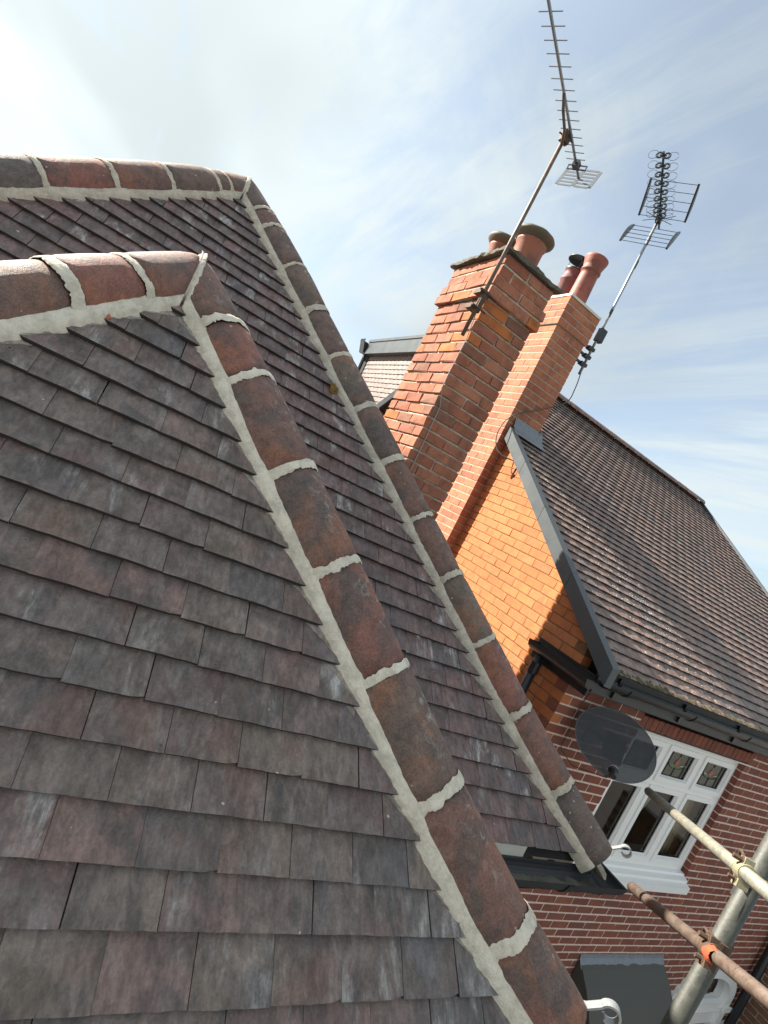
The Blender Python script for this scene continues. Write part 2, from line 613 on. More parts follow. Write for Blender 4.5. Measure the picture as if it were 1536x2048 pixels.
M_STEEL = plain('aerial_alloy', (0.30, 0.32, 0.33), 0.4, metal=0.7, var=0.2)
M_DARK_ROD = plain('aerial_dark_rod', (0.045, 0.055, 0.06), 0.45, metal=0.3, var=0.2)
M_PLATE = plain('reflector_plate', (0.17, 0.18, 0.185), 0.45, metal=0.4, var=0.1)
M_IRON = plain('galvanised_iron', (0.34, 0.355, 0.36), 0.42, metal=0.55, var=0.3, sc=60, bump=0.3)
M_CABLE = plain('coax_cable', (0.06, 0.055, 0.05), 0.5, var=0.2)
M_CABLE_PALE = plain('pale_cable', (0.30, 0.29, 0.27), 0.5, var=0.2)
M_DARK = plain('dark_interior', (0.010, 0.010, 0.011), 0.8)
M_ROOM = plain('room_wall', (0.36, 0.28, 0.19), 0.9, var=0.4, sc=3)
M_REFLECTION = plain('reflection_beige', (0.55, 0.45, 0.31), 0.8, var=0.25, sc=5)  # beige of the drapes that imitate a reflection
M_DECK = plain('roof_underlay', (0.03, 0.027, 0.025), 0.95)
M_GROUND = plain('paving', (0.16, 0.15, 0.14), 0.9, var=0.3, sc=1.5)
M_MOSS = plain('moss', (0.075, 0.068, 0.022), 1.0, var=0.5, sc=60, bump=0.8)
M_MOSS_DRY = plain('dry_moss', (0.21, 0.115, 0.03), 1.0, var=0.4, sc=60, bump=0.8)
M_CHIP = plain('terracotta_chip', (0.36, 0.13, 0.07), 0.8, var=0.25, sc=40, bump=0.4)
M_LEADCAME = plain('leading', (0.03, 0.03, 0.032), 0.5, metal=0.3)
M_GLASS_RED = plain('red_glass', (0.30, 0.035, 0.022), 0.15, var=0.2)
M_GLASS_GREEN = plain('green_glass', (0.035, 0.115, 0.035), 0.15, var=0.2)
M_GLASS_PALE = plain('pale_glass', (0.33, 0.31, 0.25), 0.2, var=0.3, sc=25)
M_GLASS_OBS = plain('obscured_glass', (0.20, 0.19, 0.15), 0.25, var=0.45, sc=18)
M_ORANGE_PAINT = plain('orange_spray_paint', (0.36, 0.070, 0.026), 0.75, var=0.25, sc=60, bump=0.3)
M_YELLOW_PAINT = plain('worn_yellow_paint', (0.22, 0.205, 0.13), 0.7, var=0.4, sc=50, bump=0.4)
M_RUST = plain('rusty_fitting', (0.085, 0.052, 0.034), 0.75, metal=0.2, var=0.5, sc=50, bump=0.6)


def mat_tube(name, a, b, c, metal):
    t = NT(name)
    o = t.coord('World', rnd=False)
    n1 = t.noise(o, 16.0, 6, 0.65, 0.5)
    n2 = t.noise(o, 70.0, 5, 0.7, 0.4)
    col = t.mix(t.step(n1, 0.38, 0.62), a, b)
    col = t.mix(t.step(n2, 0.5, 0.7), col, c)
    t.set(color=col, rough=t.math('ADD', t.math('MULTIPLY', n1, 0.3), 0.4), metal=metal, normal=t.bump(n2, 0.35, 0.003))
    return t.m


M_GALV = mat_tube('galvanised_tube', (0.042, 0.046, 0.039), (0.066, 0.066, 0.054), (0.030, 0.033, 0.029), 0.1)
M_GALV_DIRTY = mat_tube('splashed_tube', (0.25, 0.235, 0.18), (0.165, 0.165, 0.14), (0.34, 0.315, 0.25), 0.2)
M_RUSTY = mat_tube('rusty_tube', (0.115, 0.078, 0.058), (0.165, 0.125, 0.10), (0.085, 0.058, 0.045), 0.25)


def mat_pot(name, a, b):
    t = NT(name)
    c = t.coord('Object')
    n1 = t.noise(c, 7.0, 5, 0.6, 0.6)
    f = t.noise(c, 90.0, 4, 0.7)
    col = t.mix(t.step(n1, 0.42, 0.66), a, b)
    col = t.bright(col, t.math('ADD', t.math('MULTIPLY', f, 0.4), 0.8))
    t.set(color=col, rough=0.6, spec=0.4, normal=t.bump(f, 0.3, 0.003))
    return t.m


M_POT = mat_pot('orange_pot', (0.31, 0.112, 0.066), (0.19, 0.072, 0.048))
M_POT_RED = mat_pot('red_pot', (0.26, 0.078, 0.052), (0.16, 0.052, 0.040))
M_POT_DARK = mat_pot('maroon_pot', (0.17, 0.055, 0.050), (0.12, 0.05, 0.045))
M_POT_RIM = mat_pot('mossy_pot_rim', (0.105, 0.085, 0.055), (0.16, 0.075, 0.045))


def mat_glass():
    t = NT('window_glass')
    t.b.inputs['Base Color'].default_value = (0.9, 0.95, 0.95, 1)
    t.set(rough=0.03, trans=1.0, ior=1.08, spec=0.5)
    gl = t.n('ShaderNodeBsdfGlossy')
    gl.inputs['Roughness'].default_value = 0.02
    fr = t.n('ShaderNodeFresnel')
    fr.inputs['IOR'].default_value = 1.5
    tr = t.n('ShaderNodeBsdfTransparent')
    tr.inputs['Color'].default_value = (0.82, 0.84, 0.82, 1)
    mx = t.n('ShaderNodeMixShader')
    t.L(fr.outputs[0], mx.inputs['Fac'])
    t.t.links.new(tr.outputs[0], mx.inputs[1])
    t.t.links.new(gl.outputs[0], mx.inputs[2])
    t.t.links.new(mx.outputs[0], t.out.inputs['Surface'])
    return t.m


M_GLASS = mat_glass()


def mat_dish():
    """perforated steel: the holes are far below a pixel, so the sheet lets a share of the light through"""
    t = NT('perforated_dish')
    t.set(color=(0.013, 0.0145, 0.018), rough=0.42, spec=0.5)
    tr = t.n('ShaderNodeBsdfTransparent')
    mx = t.n('ShaderNodeMixShader')
    mx.inputs['Fac'].default_value = 0.09
    t.t.links.new(t.b.outputs[0], mx.inputs[1])
    t.t.links.new(tr.outputs[0], mx.inputs[2])
    t.t.links.new(mx.outputs[0], t.out.inputs['Surface'])
    return t.m


M_DISH = mat_dish()

# ------------------------------------------------------------------ ground
ground = put('ground', mesh('ground', [(-200, -200, -6.0), (200, -200, -6.0), (200, 200, -6.0), (-200, 200, -6.0)], [(0, 1, 2, 3)], M_GROUND))
tag(ground, kind='structure')

# ------------------------------------------------------------------ plain tiles
TW, TL, TT = 0.1655, 0.165, 0.0130       # width, modelled length, thickness
TILT = 0.153
GAUGE = 0.1


def tile_mesh(name, mat, seed, w=TW, hung=False):
    q = random.Random(seed)
    nx, ny = 7, 3
    vs, fs = [], []
    tail = [q.uniform(-0.0011, 0.0009) for _ in range(nx)]
    if q.random() < 0.3:
        tail[q.choice((0, nx - 1))] += q.uniform(0.002, 0.006)
    lift = q.uniform(-0.0006, 0.0014)
    for j in range(ny):
        for i in range(nx):
            x = -w / 2 + w * i / (nx - 1)
            y = TL * (0.0, 0.42, 1.0)[j] + (tail[i] if j == 0 else 0)
            z = -TILT * y + 0.0024 * math.cos(math.pi * x / w) + (lift * (i / (nx - 1) - 0.5) if j == 0 else 0) - (0.0012 if i in (0, nx - 1) else 0) - (0.0009 if j == 0 else 0)
            vs.append((x, y, z))
    for j in range(ny - 1):
        for i in range(nx - 1):
            a = j * nx + i
            fs.append((a, a + 1, a + nx + 1, a + nx))
    b = len(vs)
    for i in range(nx):                                   # tail edge
        x, y, z = vs[i]
        vs.append((x, y + 0.0008, z - TT))
    for i in range(nx - 1):
        fs.append((i + 1, i, b + i, b + i + 1))
    for k, i in ((0, 0), (1, nx - 1)):                    # side edges
        c = len(vs)
        idx = [j * nx + i for j in range(ny)]
        for j in idx:
            x, y, z = vs[j]
            vs.append((x, y, z - TT))
        for j in range(ny - 1):
            f = (idx[j], idx[j + 1], c + j + 1, c + j)
            fs.append(f if k else f[::-1])
    me = mesh(name, vs, fs, mat)
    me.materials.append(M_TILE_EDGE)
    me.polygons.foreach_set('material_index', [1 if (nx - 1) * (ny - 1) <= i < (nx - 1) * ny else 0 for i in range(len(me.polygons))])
    return me


def cut_tile(poly, y0):
    """top polygon in slope coordinates -> prism with the tile's tilt"""
    n = len(poly)
    top = [(x, y, -TILT * (y - y0)) for x, y in poly]
    bot = [(x, y, z - TT) for x, y, z in top]
    return top + bot, [tuple(range(n))] + [((i + 1) % n, i, n + i, n + (i + 1) % n) for i in range(n)]


def lay_tiles(name, parent, M4, tails, clips, xr, mat, limit, hidden=None, seed=1, variants=5, skip=None, max_part_area=8.0, xoffs=None):
    """courses of plain tiles on the slope M4; the largest in view become parts, the rest one joined part"""
    q = random.Random(seed)
    protos = [tile_mesh(name, mat, seed * 10 + i) for i in range(variants)]
    pitch = TW + 0.0014
    recs = []
    for ci, s in enumerate(tails):
        off = xoffs[ci] if xoffs and xoffs[ci] is not None else (ci % 2) * pitch / 2 + q.uniform(-0.012, 0.012)
        k0 = int(math.floor((xr[0] - off) / pitch)) - 1
        k1 = int(math.ceil((xr[1] - off) / pitch)) + 1
        for k in range(k0, k1 + 1):
            xa = off + k * pitch + q.choice((-0.0011, -0.0008, 0.0, 0.0006, 0.0011))
            y0 = -s + q.uniform(-0.0012, 0.0012) + (q.uniform(-0.006, 0.003) if q.random() < 0.04 else 0)
            rect = [(xa, y0), (xa + TW, y0), (xa + TW, y0 + TL), (xa, y0 + TL)]
            vis = [(xa, y0), (xa + TW, y0), (xa + TW, y0 + GAUGE), (xa, y0 + GAUGE)]
            poly, vp = rect, vis
            for a, b, c in clips:
                if poly:
                    poly = clip_poly(poly, a, b, c)
                if vp:
                    vp = clip_poly(vp, a, b, c)
            if len(poly) < 3 or poly_area(poly) < 0.0004:
                continue
            full = len(poly) == 4 and abs(poly_area(poly) - TW * TL) < 1e-6
            if skip and skip(xa + TW / 2, y0 + 0.05):
                continue
            ar = area_in_view([M4 @ V((x, y, 0)) for x, y in vp]) if len(vp) > 2 else 0.0
            if ar and hidden:
                cx = sum(p[0] for p in vp) / len(vp)
                cy = sum(p[1] for p in vp) / len(vp)
                tests = [(cx, cy)] + [(cx + (p[0] - cx) * 0.85, cy + (p[1] - cy) * 0.85) for p in vp]
                if all(hidden(M4 @ V((x, y, 0))) for x, y in tests):
                    ar = 0.0
            J = Matrix.Translation((xa + TW / 2, y0, q.uniform(-0.0008, 0.0008))) @ Matrix.Rotation(q.uniform(-0.0035, 0.0035), 4, 'Z') @ Matrix.Rotation(q.uniform(-0.003, 0.007), 4, 'X')
            recs.append((ar, full, J, poly, y0, q.randrange(variants)))
    recs.sort(key=lambda r: -r[0])
    rest = G()
    slots = []
    n = 0
    for ar, full, J, poly, y0, vi in recs:
        if ar > max_part_area and n < limit:
            n += 1
            if full:
                put('tile', protos[vi], parent, M4 @ J)
            else:
                vs, fs = cut_tile(poly, y0)
                ox, oy = poly[0]
                me = mesh('tile', [(x - ox, y - oy, z) for x, y, z in vs], fs, mat)
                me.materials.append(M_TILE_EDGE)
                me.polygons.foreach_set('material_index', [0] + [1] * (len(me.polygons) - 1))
                put('tile', me, parent, M4 @ Matrix.Translation((ox, oy, q.uniform(-0.0005, 0.0005))))
        else:
            if full:
                me = protos[vi]
                rest.add([J @ v.co for v in me.vertices], [tuple(p.vertices) for p in me.polygons])
                slots += [p.material_index for p in me.polygons]
            else:
                vs, fs = cut_tile(poly, y0)
                rest.add(vs, fs)
                slots += [0] + [1] * (len(fs) - 1)
    if rest.v:
        o = rest.build('tile_courses', mat, parent, mat4=M4, kind='stuff')
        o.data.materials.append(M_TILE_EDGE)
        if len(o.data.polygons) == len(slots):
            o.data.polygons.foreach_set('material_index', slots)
    return n, len(recs)


# ------------------------------------------------------------------ hips: half-round tiles bedded in mortar
HR_, HC_ = 0.108, -0.043          # radius and centre height over the hip line


class Hip:
    def __init__(s, A, h, b, n, dip=math.tan(rad(30)), mitre=None, r=HR_, c0=HC_, edge=0.124):
        s.A, s.h, s.b, s.n = V(A), V(h).normalized(), V(b).normalized(), V(n).normalized()
        s.dip, s.mitre, s.r, s.c0, s.edge = dip, mitre, r, c0, edge
        s.bend = None
        s.drop = None

    def sag(s, t):
        if s.bend is None or t < s.bend[0]:
            return V((0, 0, 0))
        return s.bend[2] * (s.bend[1] * (t - s.bend[0]) ** 2)

    def at(s, t, be, nu):
        if s.mitre is not None:
            axis, sign, gap = s.mitre
            off = s.b[axis] * be + s.n[axis] * nu
            t = max(t, (sign * gap - off) / s.h[axis])
        p = s.A + s.h * t + s.b * be + s.n * nu + s.sag(t)
        if s.drop is not None and t < s.drop[1]:        # hip tiles cut down where they meet at the top
            k = (1 - max(0.0, t + 0.06) / (s.drop[1] + 0.06)) ** 1.6
            p.z -= s.drop[0] * k * min(1.0, max(0.0, (nu + 0.06) / 0.13))
        return p


def hip_tile(hip, parent, t0, t1, seed, mat=None):
    q = random.Random(seed)
    na, nt = 22, 7
    r = hip.r + q.uniform(-0.002, 0.003)
    db, dn = q.uniform(-0.003, 0.003), q.uniform(-0.002, 0.003)
    tilt = q.uniform(-0.004, 0.004)
    vs, fs = [], []
    for j in range(nt):
        t = t0 + (t1 - t0) * j / (nt - 1)
        for i in range(na):
            th = rad(-91 + 182 * i / (na - 1))
            rr = r + 0.0022 * noise.noise(V((th * 1.3, t * 7, seed))) + tilt * (j / (nt - 1) - 0.5)
            if j in (0, nt - 1):
                rr -= 0.0035
            vs.append(hip.at(t, db + rr * math.sin(th), hip.c0 + dn + rr * math.cos(th)))
    for j in range(nt - 1):
        for i in range(na - 1):
            a = j * na + i
            fs.append((a, a + 1, a + na + 1, a + na))
    # end faces: the thickness of the clay
    for j, rev in ((0, False), (nt - 1, True)):
        b0 = len(vs)
        t = t0 + (t1 - t0) * j / (nt - 1)
        for i in range(na):
            th = rad(-91 + 182 * i / (na - 1))
            vs.append(hip.at(t, (r - 0.018) * math.sin(th), hip.c0 + (r - 0.018) * math.cos(th)))
        for i in range(na - 1):
            a = j * na + i
            f = (a, b0 + i, b0 + i + 1, a + 1)
            fs.append(f if not rev else f[::-1])
    o = vs[0].copy()
    M4 = frame(hip.at(t0, 0, 0), hip.h, hip.b, hip.n)
    Mi = M4.inverted()
    return put('hip_tile', mesh('hip_tile', [Mi @ v for v in vs], fs, mat or M_HIP, True), parent, M4)


def collar(hip, parent, t, width, seed, mat=None, a0=-100, a1=100):
    na, nt = 61, 7
    vs, fs = [], []
    prof = [0.0, 0.85, 1.0, 1.0, 1.0, 0.85, 0.0]
    for j in range(nt):
        for i in range(na):
            th = rad(a0 + (a1 - a0) * i / (na - 1))
            k = j / (nt - 1) - 0.5
            edge = 0.009 * noise.noise(V((th * 4, k * 3 + seed, seed * 3.1))) + 0.0055 * noise.noise(V((th * 15, k * 4, seed * 7.7))) + 0.0035 * noise.noise(V((th * 40, k * 9, seed)))
            wob = 0.006 * noise.noise(V((th * 1.1, seed * 5.1, 0)))
            be = (hip.r - 0.0006 + 0.0034 * prof[j] + 0.0012 * noise.noise(V((th * 6, k * 2, seed * 2)))) 
            flare = 1.0 + 0.5 * max(0.0, abs(th) - rad(70))
            if t is None:
                p = hip.at(-9, be * math.sin(th), hip.c0 + be * math.cos(th)) + hip.h * (k * width + edge * (abs(k) * 2) + wob)
            else:
                p = hip.at(t + wob + k * width * flare + edge * (abs(k) * 2), be * math.sin(th), hip.c0 + be * math.cos(th))
            vs.append(p)
    for j in range(nt - 1):
        for i in range(na - 1):
            a = j * na + i
            fs.append((a, a + 1, a + na + 1, a + na))
    return put('mortar_joint', mesh('mortar_joint', vs, fs, mat or M_MORTAR, True), parent)


def bedding(hip, parent, side, t1, seed, mat=None, wide=1.0):
    step = 0.011
    nt = int(t1 / step)
    vs, fs = [], []
    k = 7
    for j in range(nt + 1):
        t = t1 * j / nt
        n1 = noise.noise(V((t * 9, seed, 0))) * 0.007 + noise.noise(V((t * 31, seed, 4))) * 0.005 + noise.noise(V((t * 90, seed, 9))) * 0.003
        n2 = noise.noise(V((t * 6, seed + 9, 0))) * 0.004 + noise.noise(V((t * 45, seed + 9, 2))) * 0.0035
        n3 = noise.noise(V((t * 17, seed + 5, 3))) * 0.004
        e = hip.edge * wide + n1
        pl = lambda b: -hip.dip * b
        rr = hip.r
        na_, nb_ = hip.c0 + 0.004, pl(e) + 0.007
        mixp = lambda f, up: (rr + 0.001 + (e - rr - 0.001) * f, na_ + (nb_ - na_) * f + up)
        pts = [(rr - 0.016, hip.c0 + 0.02), (rr + 0.001, na_ + n2), mixp(0.35, 0.003 + n2 * 0.5), mixp(0.72, 0.003 + n3 * 0.6), mixp(0.93, 0.001 + n3 * 0.3), (e, pl(e) + 0.003), (e, pl(e) - 0.035)]
        for b, n in pts:
            vs.append(hip.at(t, side * b, n))
    for j in range(nt):
        for i in range(k - 1):
            a = j * k + i
            f = (a, a + 1, a + k + 1, a + k)
            fs.append(f if side > 0 else f[::-1])
    return put('mortar_bed', mesh('mortar_bed', vs, fs, mat or M_MORTAR, True), parent)


def make_hip(parent, hip, joints, t_end, seed, widths=None, mat=None, beds=(-1, 1), apex_joint=True):
    joints = [t - 0.032 for t in joints]
    t_end -= 0.032
    tt = [0.0] + list(joints) + [t_end]
    for i in range(len(tt) - 1):
        g = 0.011
        hip_tile(hip, parent, tt[i] + (g if i else 0), tt[i + 1] - (g if i < len(tt) - 2 else 0), seed * 31 + i * 7.3)
    for i, t in enumerate(joints):
        collar(hip, parent, t, (0.032 if not widths else widths[i]) * random.Random(seed * 7 + i).uniform(0.72, 1.18), seed * 17 + i * 3.7, mat)
    for sd_ in beds:
        bedding(hip, parent, sd_, t_end, seed * 5 + sd_, mat)


def smears(hip, parent, M4, tails, sgn, S, seed, mat):
    """thin films of mortar left on each course beside the bed, widest under the course above"""
    for ci in range(2, len(tails)):
        su, sl = tails[ci - 1] + 0.002, tails[ci]
        q = random.Random(seed * 100 + ci)
        w0, w1 = q.uniform(0.012, 0.046), q.uniform(-0.004, 0.006)
        vs, n = [], 12
        for i in range(n + 1):
            s_ = su + (sl - su) * i / n
            t = (s_ + S) * 1.2247
            sx = hip.sag(t).x
            f = i / n
            w = w0 + (w1 - w0) * f ** 0.8 + 0.006 * noise.noise(V((s_ * 60, seed, ci)))
            z = -TILT * (sl - s_) + 0.0022
            for b in (0.092, hip.edge * 0.97 + 0.5 * w, hip.edge * 0.97 + w, hip.edge * 0.97 + w + 0.0015):
                vs.append((sgn * (SL_ * (s_ + S) - b / 0.866 / 0.8165) + sx, -s_, z if b < hip.edge * 0.97 + w + 0.001 else z - 0.006))
        fs = []
        for i in range(n):
            for j in range(3):
                f_ = (i * 4 + j, i * 4 + j + 1, i * 4 + 5 + j, i * 4 + 4 + j)
                fs.append(f_ if sgn > 0 else f_[::-1])
        put('mortar_smear', mesh('mortar_smear', vs, fs, mat), parent, M4)


SL_ = math.sqrt(0.5)
R3, R6, R2 = math.sqrt(3), math.sqrt(6), math.sqrt(2)


def hip_right(A, gap=0.004):
    return Hip(A, (1, -1, -1), (1, 1, 0), (1, -1, 2), mitre=(0, 1, gap))


def hip_left(A, gap=0.004):
    return Hip(A, (-1, -1, -1), (-1, 1, 0), (-1, -1, 2), mitre=(0, -1, gap))


def blob(parent, c, r, mat, seed):
    """a trowelled pat of mortar lying on the slope"""
    vs, n = [], 22
    for k, hgt in ((1.0, -0.03), (1.0, -0.001), (0.6, 0.003), (0.2, 0.004)):
        for i in range(n):
            a = 2 * math.pi * i / n
            rr = r * k * (1 + 0.22 * noise.noise(V((math.cos(a) * 1.7, math.sin(a) * 1.7, seed))))
            vs.append(c + V((1, 0, 0)) * rr * 0.9 * math.cos(a) + V((0, 0.7071, 0.7071)) * rr * math.sin(a) + V((0, -0.7071, 0.7071)) * hgt)
    fs = [(q * n + i, q * n + (i + 1) % n, (q + 1) * n + (i + 1) % n, (q + 1) * n + i) for q in range(3) for i in range(n)] + [tuple(range(3 * n, 4 * n))]
    return put('mortar_joint', mesh('mortar_joint', vs, fs, mat, True), parent)


def scroll_iron(parent, hip, t, sgn=1):
    """hip iron: a flat strap that leaves the hip end and curls over into a scroll"""
    A0 = hip.A + hip.sag(t)
    o, up = V((sgn, -1, 0)).normalized(), V((0, 0, 1))
    e = A0 + hip.h * t + hip.b * 0.035 + hip.n * 0.015
    pts = [e - hip.h * 0.15, e, e + o * 0.045 + up * 0.020]
    c = e + o * 0.100 + up * 0.040
    for i in range(20):
        a = rad(165 - i * 15.5)
        r_ = 0.028 * (1 - 0.35 * i / 19)
        pts.append(c + o * (r_ * math.cos(a)) + up * (r_ * math.sin(a)))
    g = G()
    w, th = 0.0135, 0.003
    side = o.cross(up)
    vs, fs = [], []
    for i, p in enumerate(pts):
        d = (pts[min(i + 1, len(pts) - 1)] - pts[max(i - 1, 0)]).normalized()
        nn = d.cross(side).normalized()
        for a, b in ((-w, -th), (w, -th), (w, th), (-w, th)):
            vs.append(p + side * a + nn * b)
    for i in range(len(pts) - 1):
        for j in range(4):
            j2 = (j + 1) % 4
            fs.append((i * 4 + j, i * 4 + j2, i * 4 + 4 + j2, i * 4 + 4 + j))
    fs.append((0, 1, 2, 3))
    fs.append(tuple(len(vs) - 4 + i for i in (3, 2, 1, 0)))
    g.add(vs, fs)
    return g.build('hip_iron', M_IRON, parent)


def gutter_profile(r=0.056, t=0.004):
    p = []
    for i in range(13):
        a = math.pi + math.pi * i / 12
        p.append((r * math.cos(a), r * math.sin(a)))
    p[0] = (p[0][0] - 0.004, p[0][1] + 0.004)
    p[-1] = (p[-1][0] + 0.004, p[-1][1] + 0.004)
    for i in range(13):
        a = 2 * math.pi - math.pi * i / 12
        p.append(((r - t) * math.cos(a), (r - t) * math.sin(a) + 0.001))
    return p


# ================================================================== the bay in front, with its hipped roof
SL = 1 / R2
A1 = V((0, 0.162, 0.162))
bay = thing('hipped_bay', 'nearest hipped roof of dark plain tiles with thick mortared terracotta hips', 'roof', (0, -0.6, -6.0))
F1 = frame((0, 0, 0), (1, 0, 0), (0, SL, SL), (0, -SL, SL))
S1 = 0.162 * R2
W_UNDER = 0.075 / 0.8165
tails1 = [-0.04, 0.058, 0.159, 0.2554, 0.3572, 0.4565, 0.5557, 0.660, 0.7594, 0.8613, 0.9612, 1.0593, 1.1584, 1.2606, 1.3585, 1.4566, 1.5594, 1.654, 1.766, 1.862]
xo1 = [None, 0.04, 0.13, 0.06, 0.118, 0.012, 0.082, 0.155, 0.04, 0.118, 0.0355, 0.111, 0.0095, 0.082, 0.154, 0.071, 0.153, 0.056, 0.143, 0.06]
clips1 = [(1, SL, SL * S1 - W_UNDER), (-1, SL, SL * S1 - W_UNDER)]
clips_bay = [(1, SL, SL * S1 - 0.02), (-1, SL, SL * S1 - W_UNDER)]
bay_slope = put('roof_slope', mesh('roof_slope', [(0, -0.24, -0.06), (1.36, -2.16, -0.06), (-1.36, -2.16, -0.06), (0, 0.2, -0.06), (1.5, -1.89, -0.06), (-1.5, -1.89, -0.06)],
                                   [(3, 5, 4)], M_DECK), bay, F1)
print('bay tiles', lay_tiles('tile', bay_slope, F1, tails1, clips_bay, (-1.5, 1.5), M_TILE, 290, seed=3, variants=6, xoffs=xo1))
# side slopes of the bay
for nm, FX, cl in (('right', frame(A1, (0, 1, 0), (-SL, 0, SL), (SL, 0, SL)), None), ('left', frame(A1, (0, -1, 0), (SL, 0, SL), (-SL, 0, SL)), None)):
    sgn = 1 if nm == 'right' else -1
    w0 = 0.095 / 0.8165
    # local y = -s ; hip line at x = -sgn*s*SL ; valley at x = sgn*(0.80 - s*SL)
    if sgn > 0:
        cc = [(-1, SL, -w0), (1, -SL, 0.84), (0, 1, -0.12)]
    else:
        cc = [(1, SL, -w0), (-1, -SL, 0.84), (0, 1, -0.12)]
    so = put('roof_slope', mesh('roof_slope', [(0, 0, -0.05), (-sgn * 1.5, -2.12, -0.05), (sgn * -0.7, -2.12, -0.05), (sgn * 0.85, 0, -0.05)],
                                [(0, 1, 2, 3) if sgn > 0 else (3, 2, 1, 0)], M_DECK), bay, FX)
    lay_tiles('tile', so, FX, [0.22 + 0.1 * i for i in range(20)], cc, (-1.7, 1.0) if sgn > 0 else (-1.0, 1.7), M_TILE, 0, seed=5 + sgn)
hipA = hip_right(A1)
hipA.bend = (1.92, 0.22, V((1, 0, 0)))
hipB = hip_left(A1)
hipA.drop = hipB.drop = (0.045, 0.62)
make_hip(bay, hipA, [0.324, 0.56, 0.904, 1.245, 1.586, 1.931, 2.300], 2.535, 1, [0.036, 0.034, 0.036, 0.03, 0.032, 0.036, 0.046])
make_hip(bay, hipB, [0.337, 0.583, 0.93, 1.27, 1.61, 1.95, 2.29], 2.545, 2, [0.04, 0.036, 0.034, 0.03, 0.03, 0.03, 0.03])
smears(hipA, bay, F1, tails1, 1, S1, 3, M_SMEAR)
smears(hipB, bay, F1, tails1, -1, S1, 4, M_SMEAR)
collar(hipA, bay, None, 0.045, 3.3, None, -112, 2)
collar(hipB, bay, None, 0.045, 4.1, None, -112, 2)
# ridge running back to the main roof
ridge = Hip(A1, (0, 1, 0), (-1, 0, 0), (0, 0, 1), dip=1.0, c0=-0.115)
make_hip(bay, ridge, [0.32], 0.68, 7)
scroll_iron(bay, hipA, 2.49)
g = G()
g.box((-1.16, -1.14, -6.0), (1.16, 0.3, -1.55))
g.build('wall', M_BRICK_FRONT, bay)
G().box((-1.3, -1.31, -1.50), (1.3, -1.285, -1.36)).box((1.275, -1.285, -1.50), (1.3, -0.4, -1.36)).box((-1.3, -1.285, -1.50), (-1.275, -0.4, -1.36)).build('fascia', M_CREAM, bay)
G().box((-1.275, -1.285, -1.50), (1.275, -0.3, -1.48)).build('soffit', M_CREAM, bay)
G().sweep([(-1.42, 0.2, -1.40), (-1.42, -1.42, -1.40), (1.42, -1.42, -1.40), (1.42, -0.62, -1.40)], gutter_profile()).build('gutter', M_BLACK_OLD, bay)
# loose scraps left in the fresh mortar
for (u, s, sz, mm, nm) in ((-0.165, 0.240, 0.012, M_CHIP, 'tile_chip'), (-0.29, 0.372, 0.015, M_CHIP, 'tile_chip')):
    vs = jitter([(x, y, z) for x in (-sz, sz) for y in (-sz * 0.6, sz * 0.6) for z in (-0.006, 0.0015)], 0.006, 50, u * 9)
    put(nm, mesh(nm, vs, [(0, 1, 3, 2), (4, 6, 7, 5), (0, 4, 5, 1), (2, 3, 7, 6), (0, 2, 6, 4), (1, 5, 7, 3)], mm), bay, F1 @ Matrix.Translation((u, -s, 0.004)) @ Matrix.Rotation(-0.9, 4, 'Z'))

ring = G()
ring.lathe([(0.0045, -0.001), (0.0052, 0.0012), (0.0066, 0.0014), (0.0074, -0.001)], (0, 0, 0), 14)
ring_me = mesh('lichen_ring', ring.v, ring.f, M_RING, True)
for (px, py) in ((157, 1039), (170, 1200), (185, 1218), (432, 1330), (505, 1308), (322, 1491), (322, 1639), (485, 1739), (520, 1780), (52, 1075), (365, 1110), (352, 957), (20, 692), (753, 1625), (761, 1654)):
    d = CAM_RIGHT * ((px - 768) / FPX) + CAM_DOWN * ((py - 1024) / FPX) + CAM_FWD
    nrm = V((0, -SL, SL))
    P0 = CAM_POS + d * (-(CAM_POS.dot(nrm)) / d.dot(nrm))
    loc = F1.inverted() @ P0
    below = min([t_ for t_ in tails1 if t_ > -loc.y] or [tails1[-1]])
    put('lichen_ring', ring_me, bay, F1 @ Matrix.Translation((loc.x, loc.y, -TILT * (below + loc.y) + 0.0012)) @ Matrix.Scale(R.uniform(0.7, 1.25), 4))

# ================================================================== the house behind it: main hipped roof
A2 = V((0.075, 1.917, 1.117))
house = thing('tiled_house', 'house with larger hipped roof rising directly behind the nearest hipped roof', 'house', (0, 2, -6.0))
F2 = frame((0.075, 1.755, 0.955), (1, 0, 0), (0, SL, SL), (0, -SL, SL))
tails2 = [-0.01 + 0.0995 * i for i in range(34)]
house_slope = put('roof_slope', mesh('roof_slope', [(0, 0.2, -0.06), (-2.55, -3.3, -0.06), (2.55, -3.3, -0.06)], [(0, 1, 2)], M_DECK), house, F2)


def under_bay(x, y):
    p = F2 @ V((x, y, 0))
    return abs(p.x) < 0.162 - p.z - 0.17


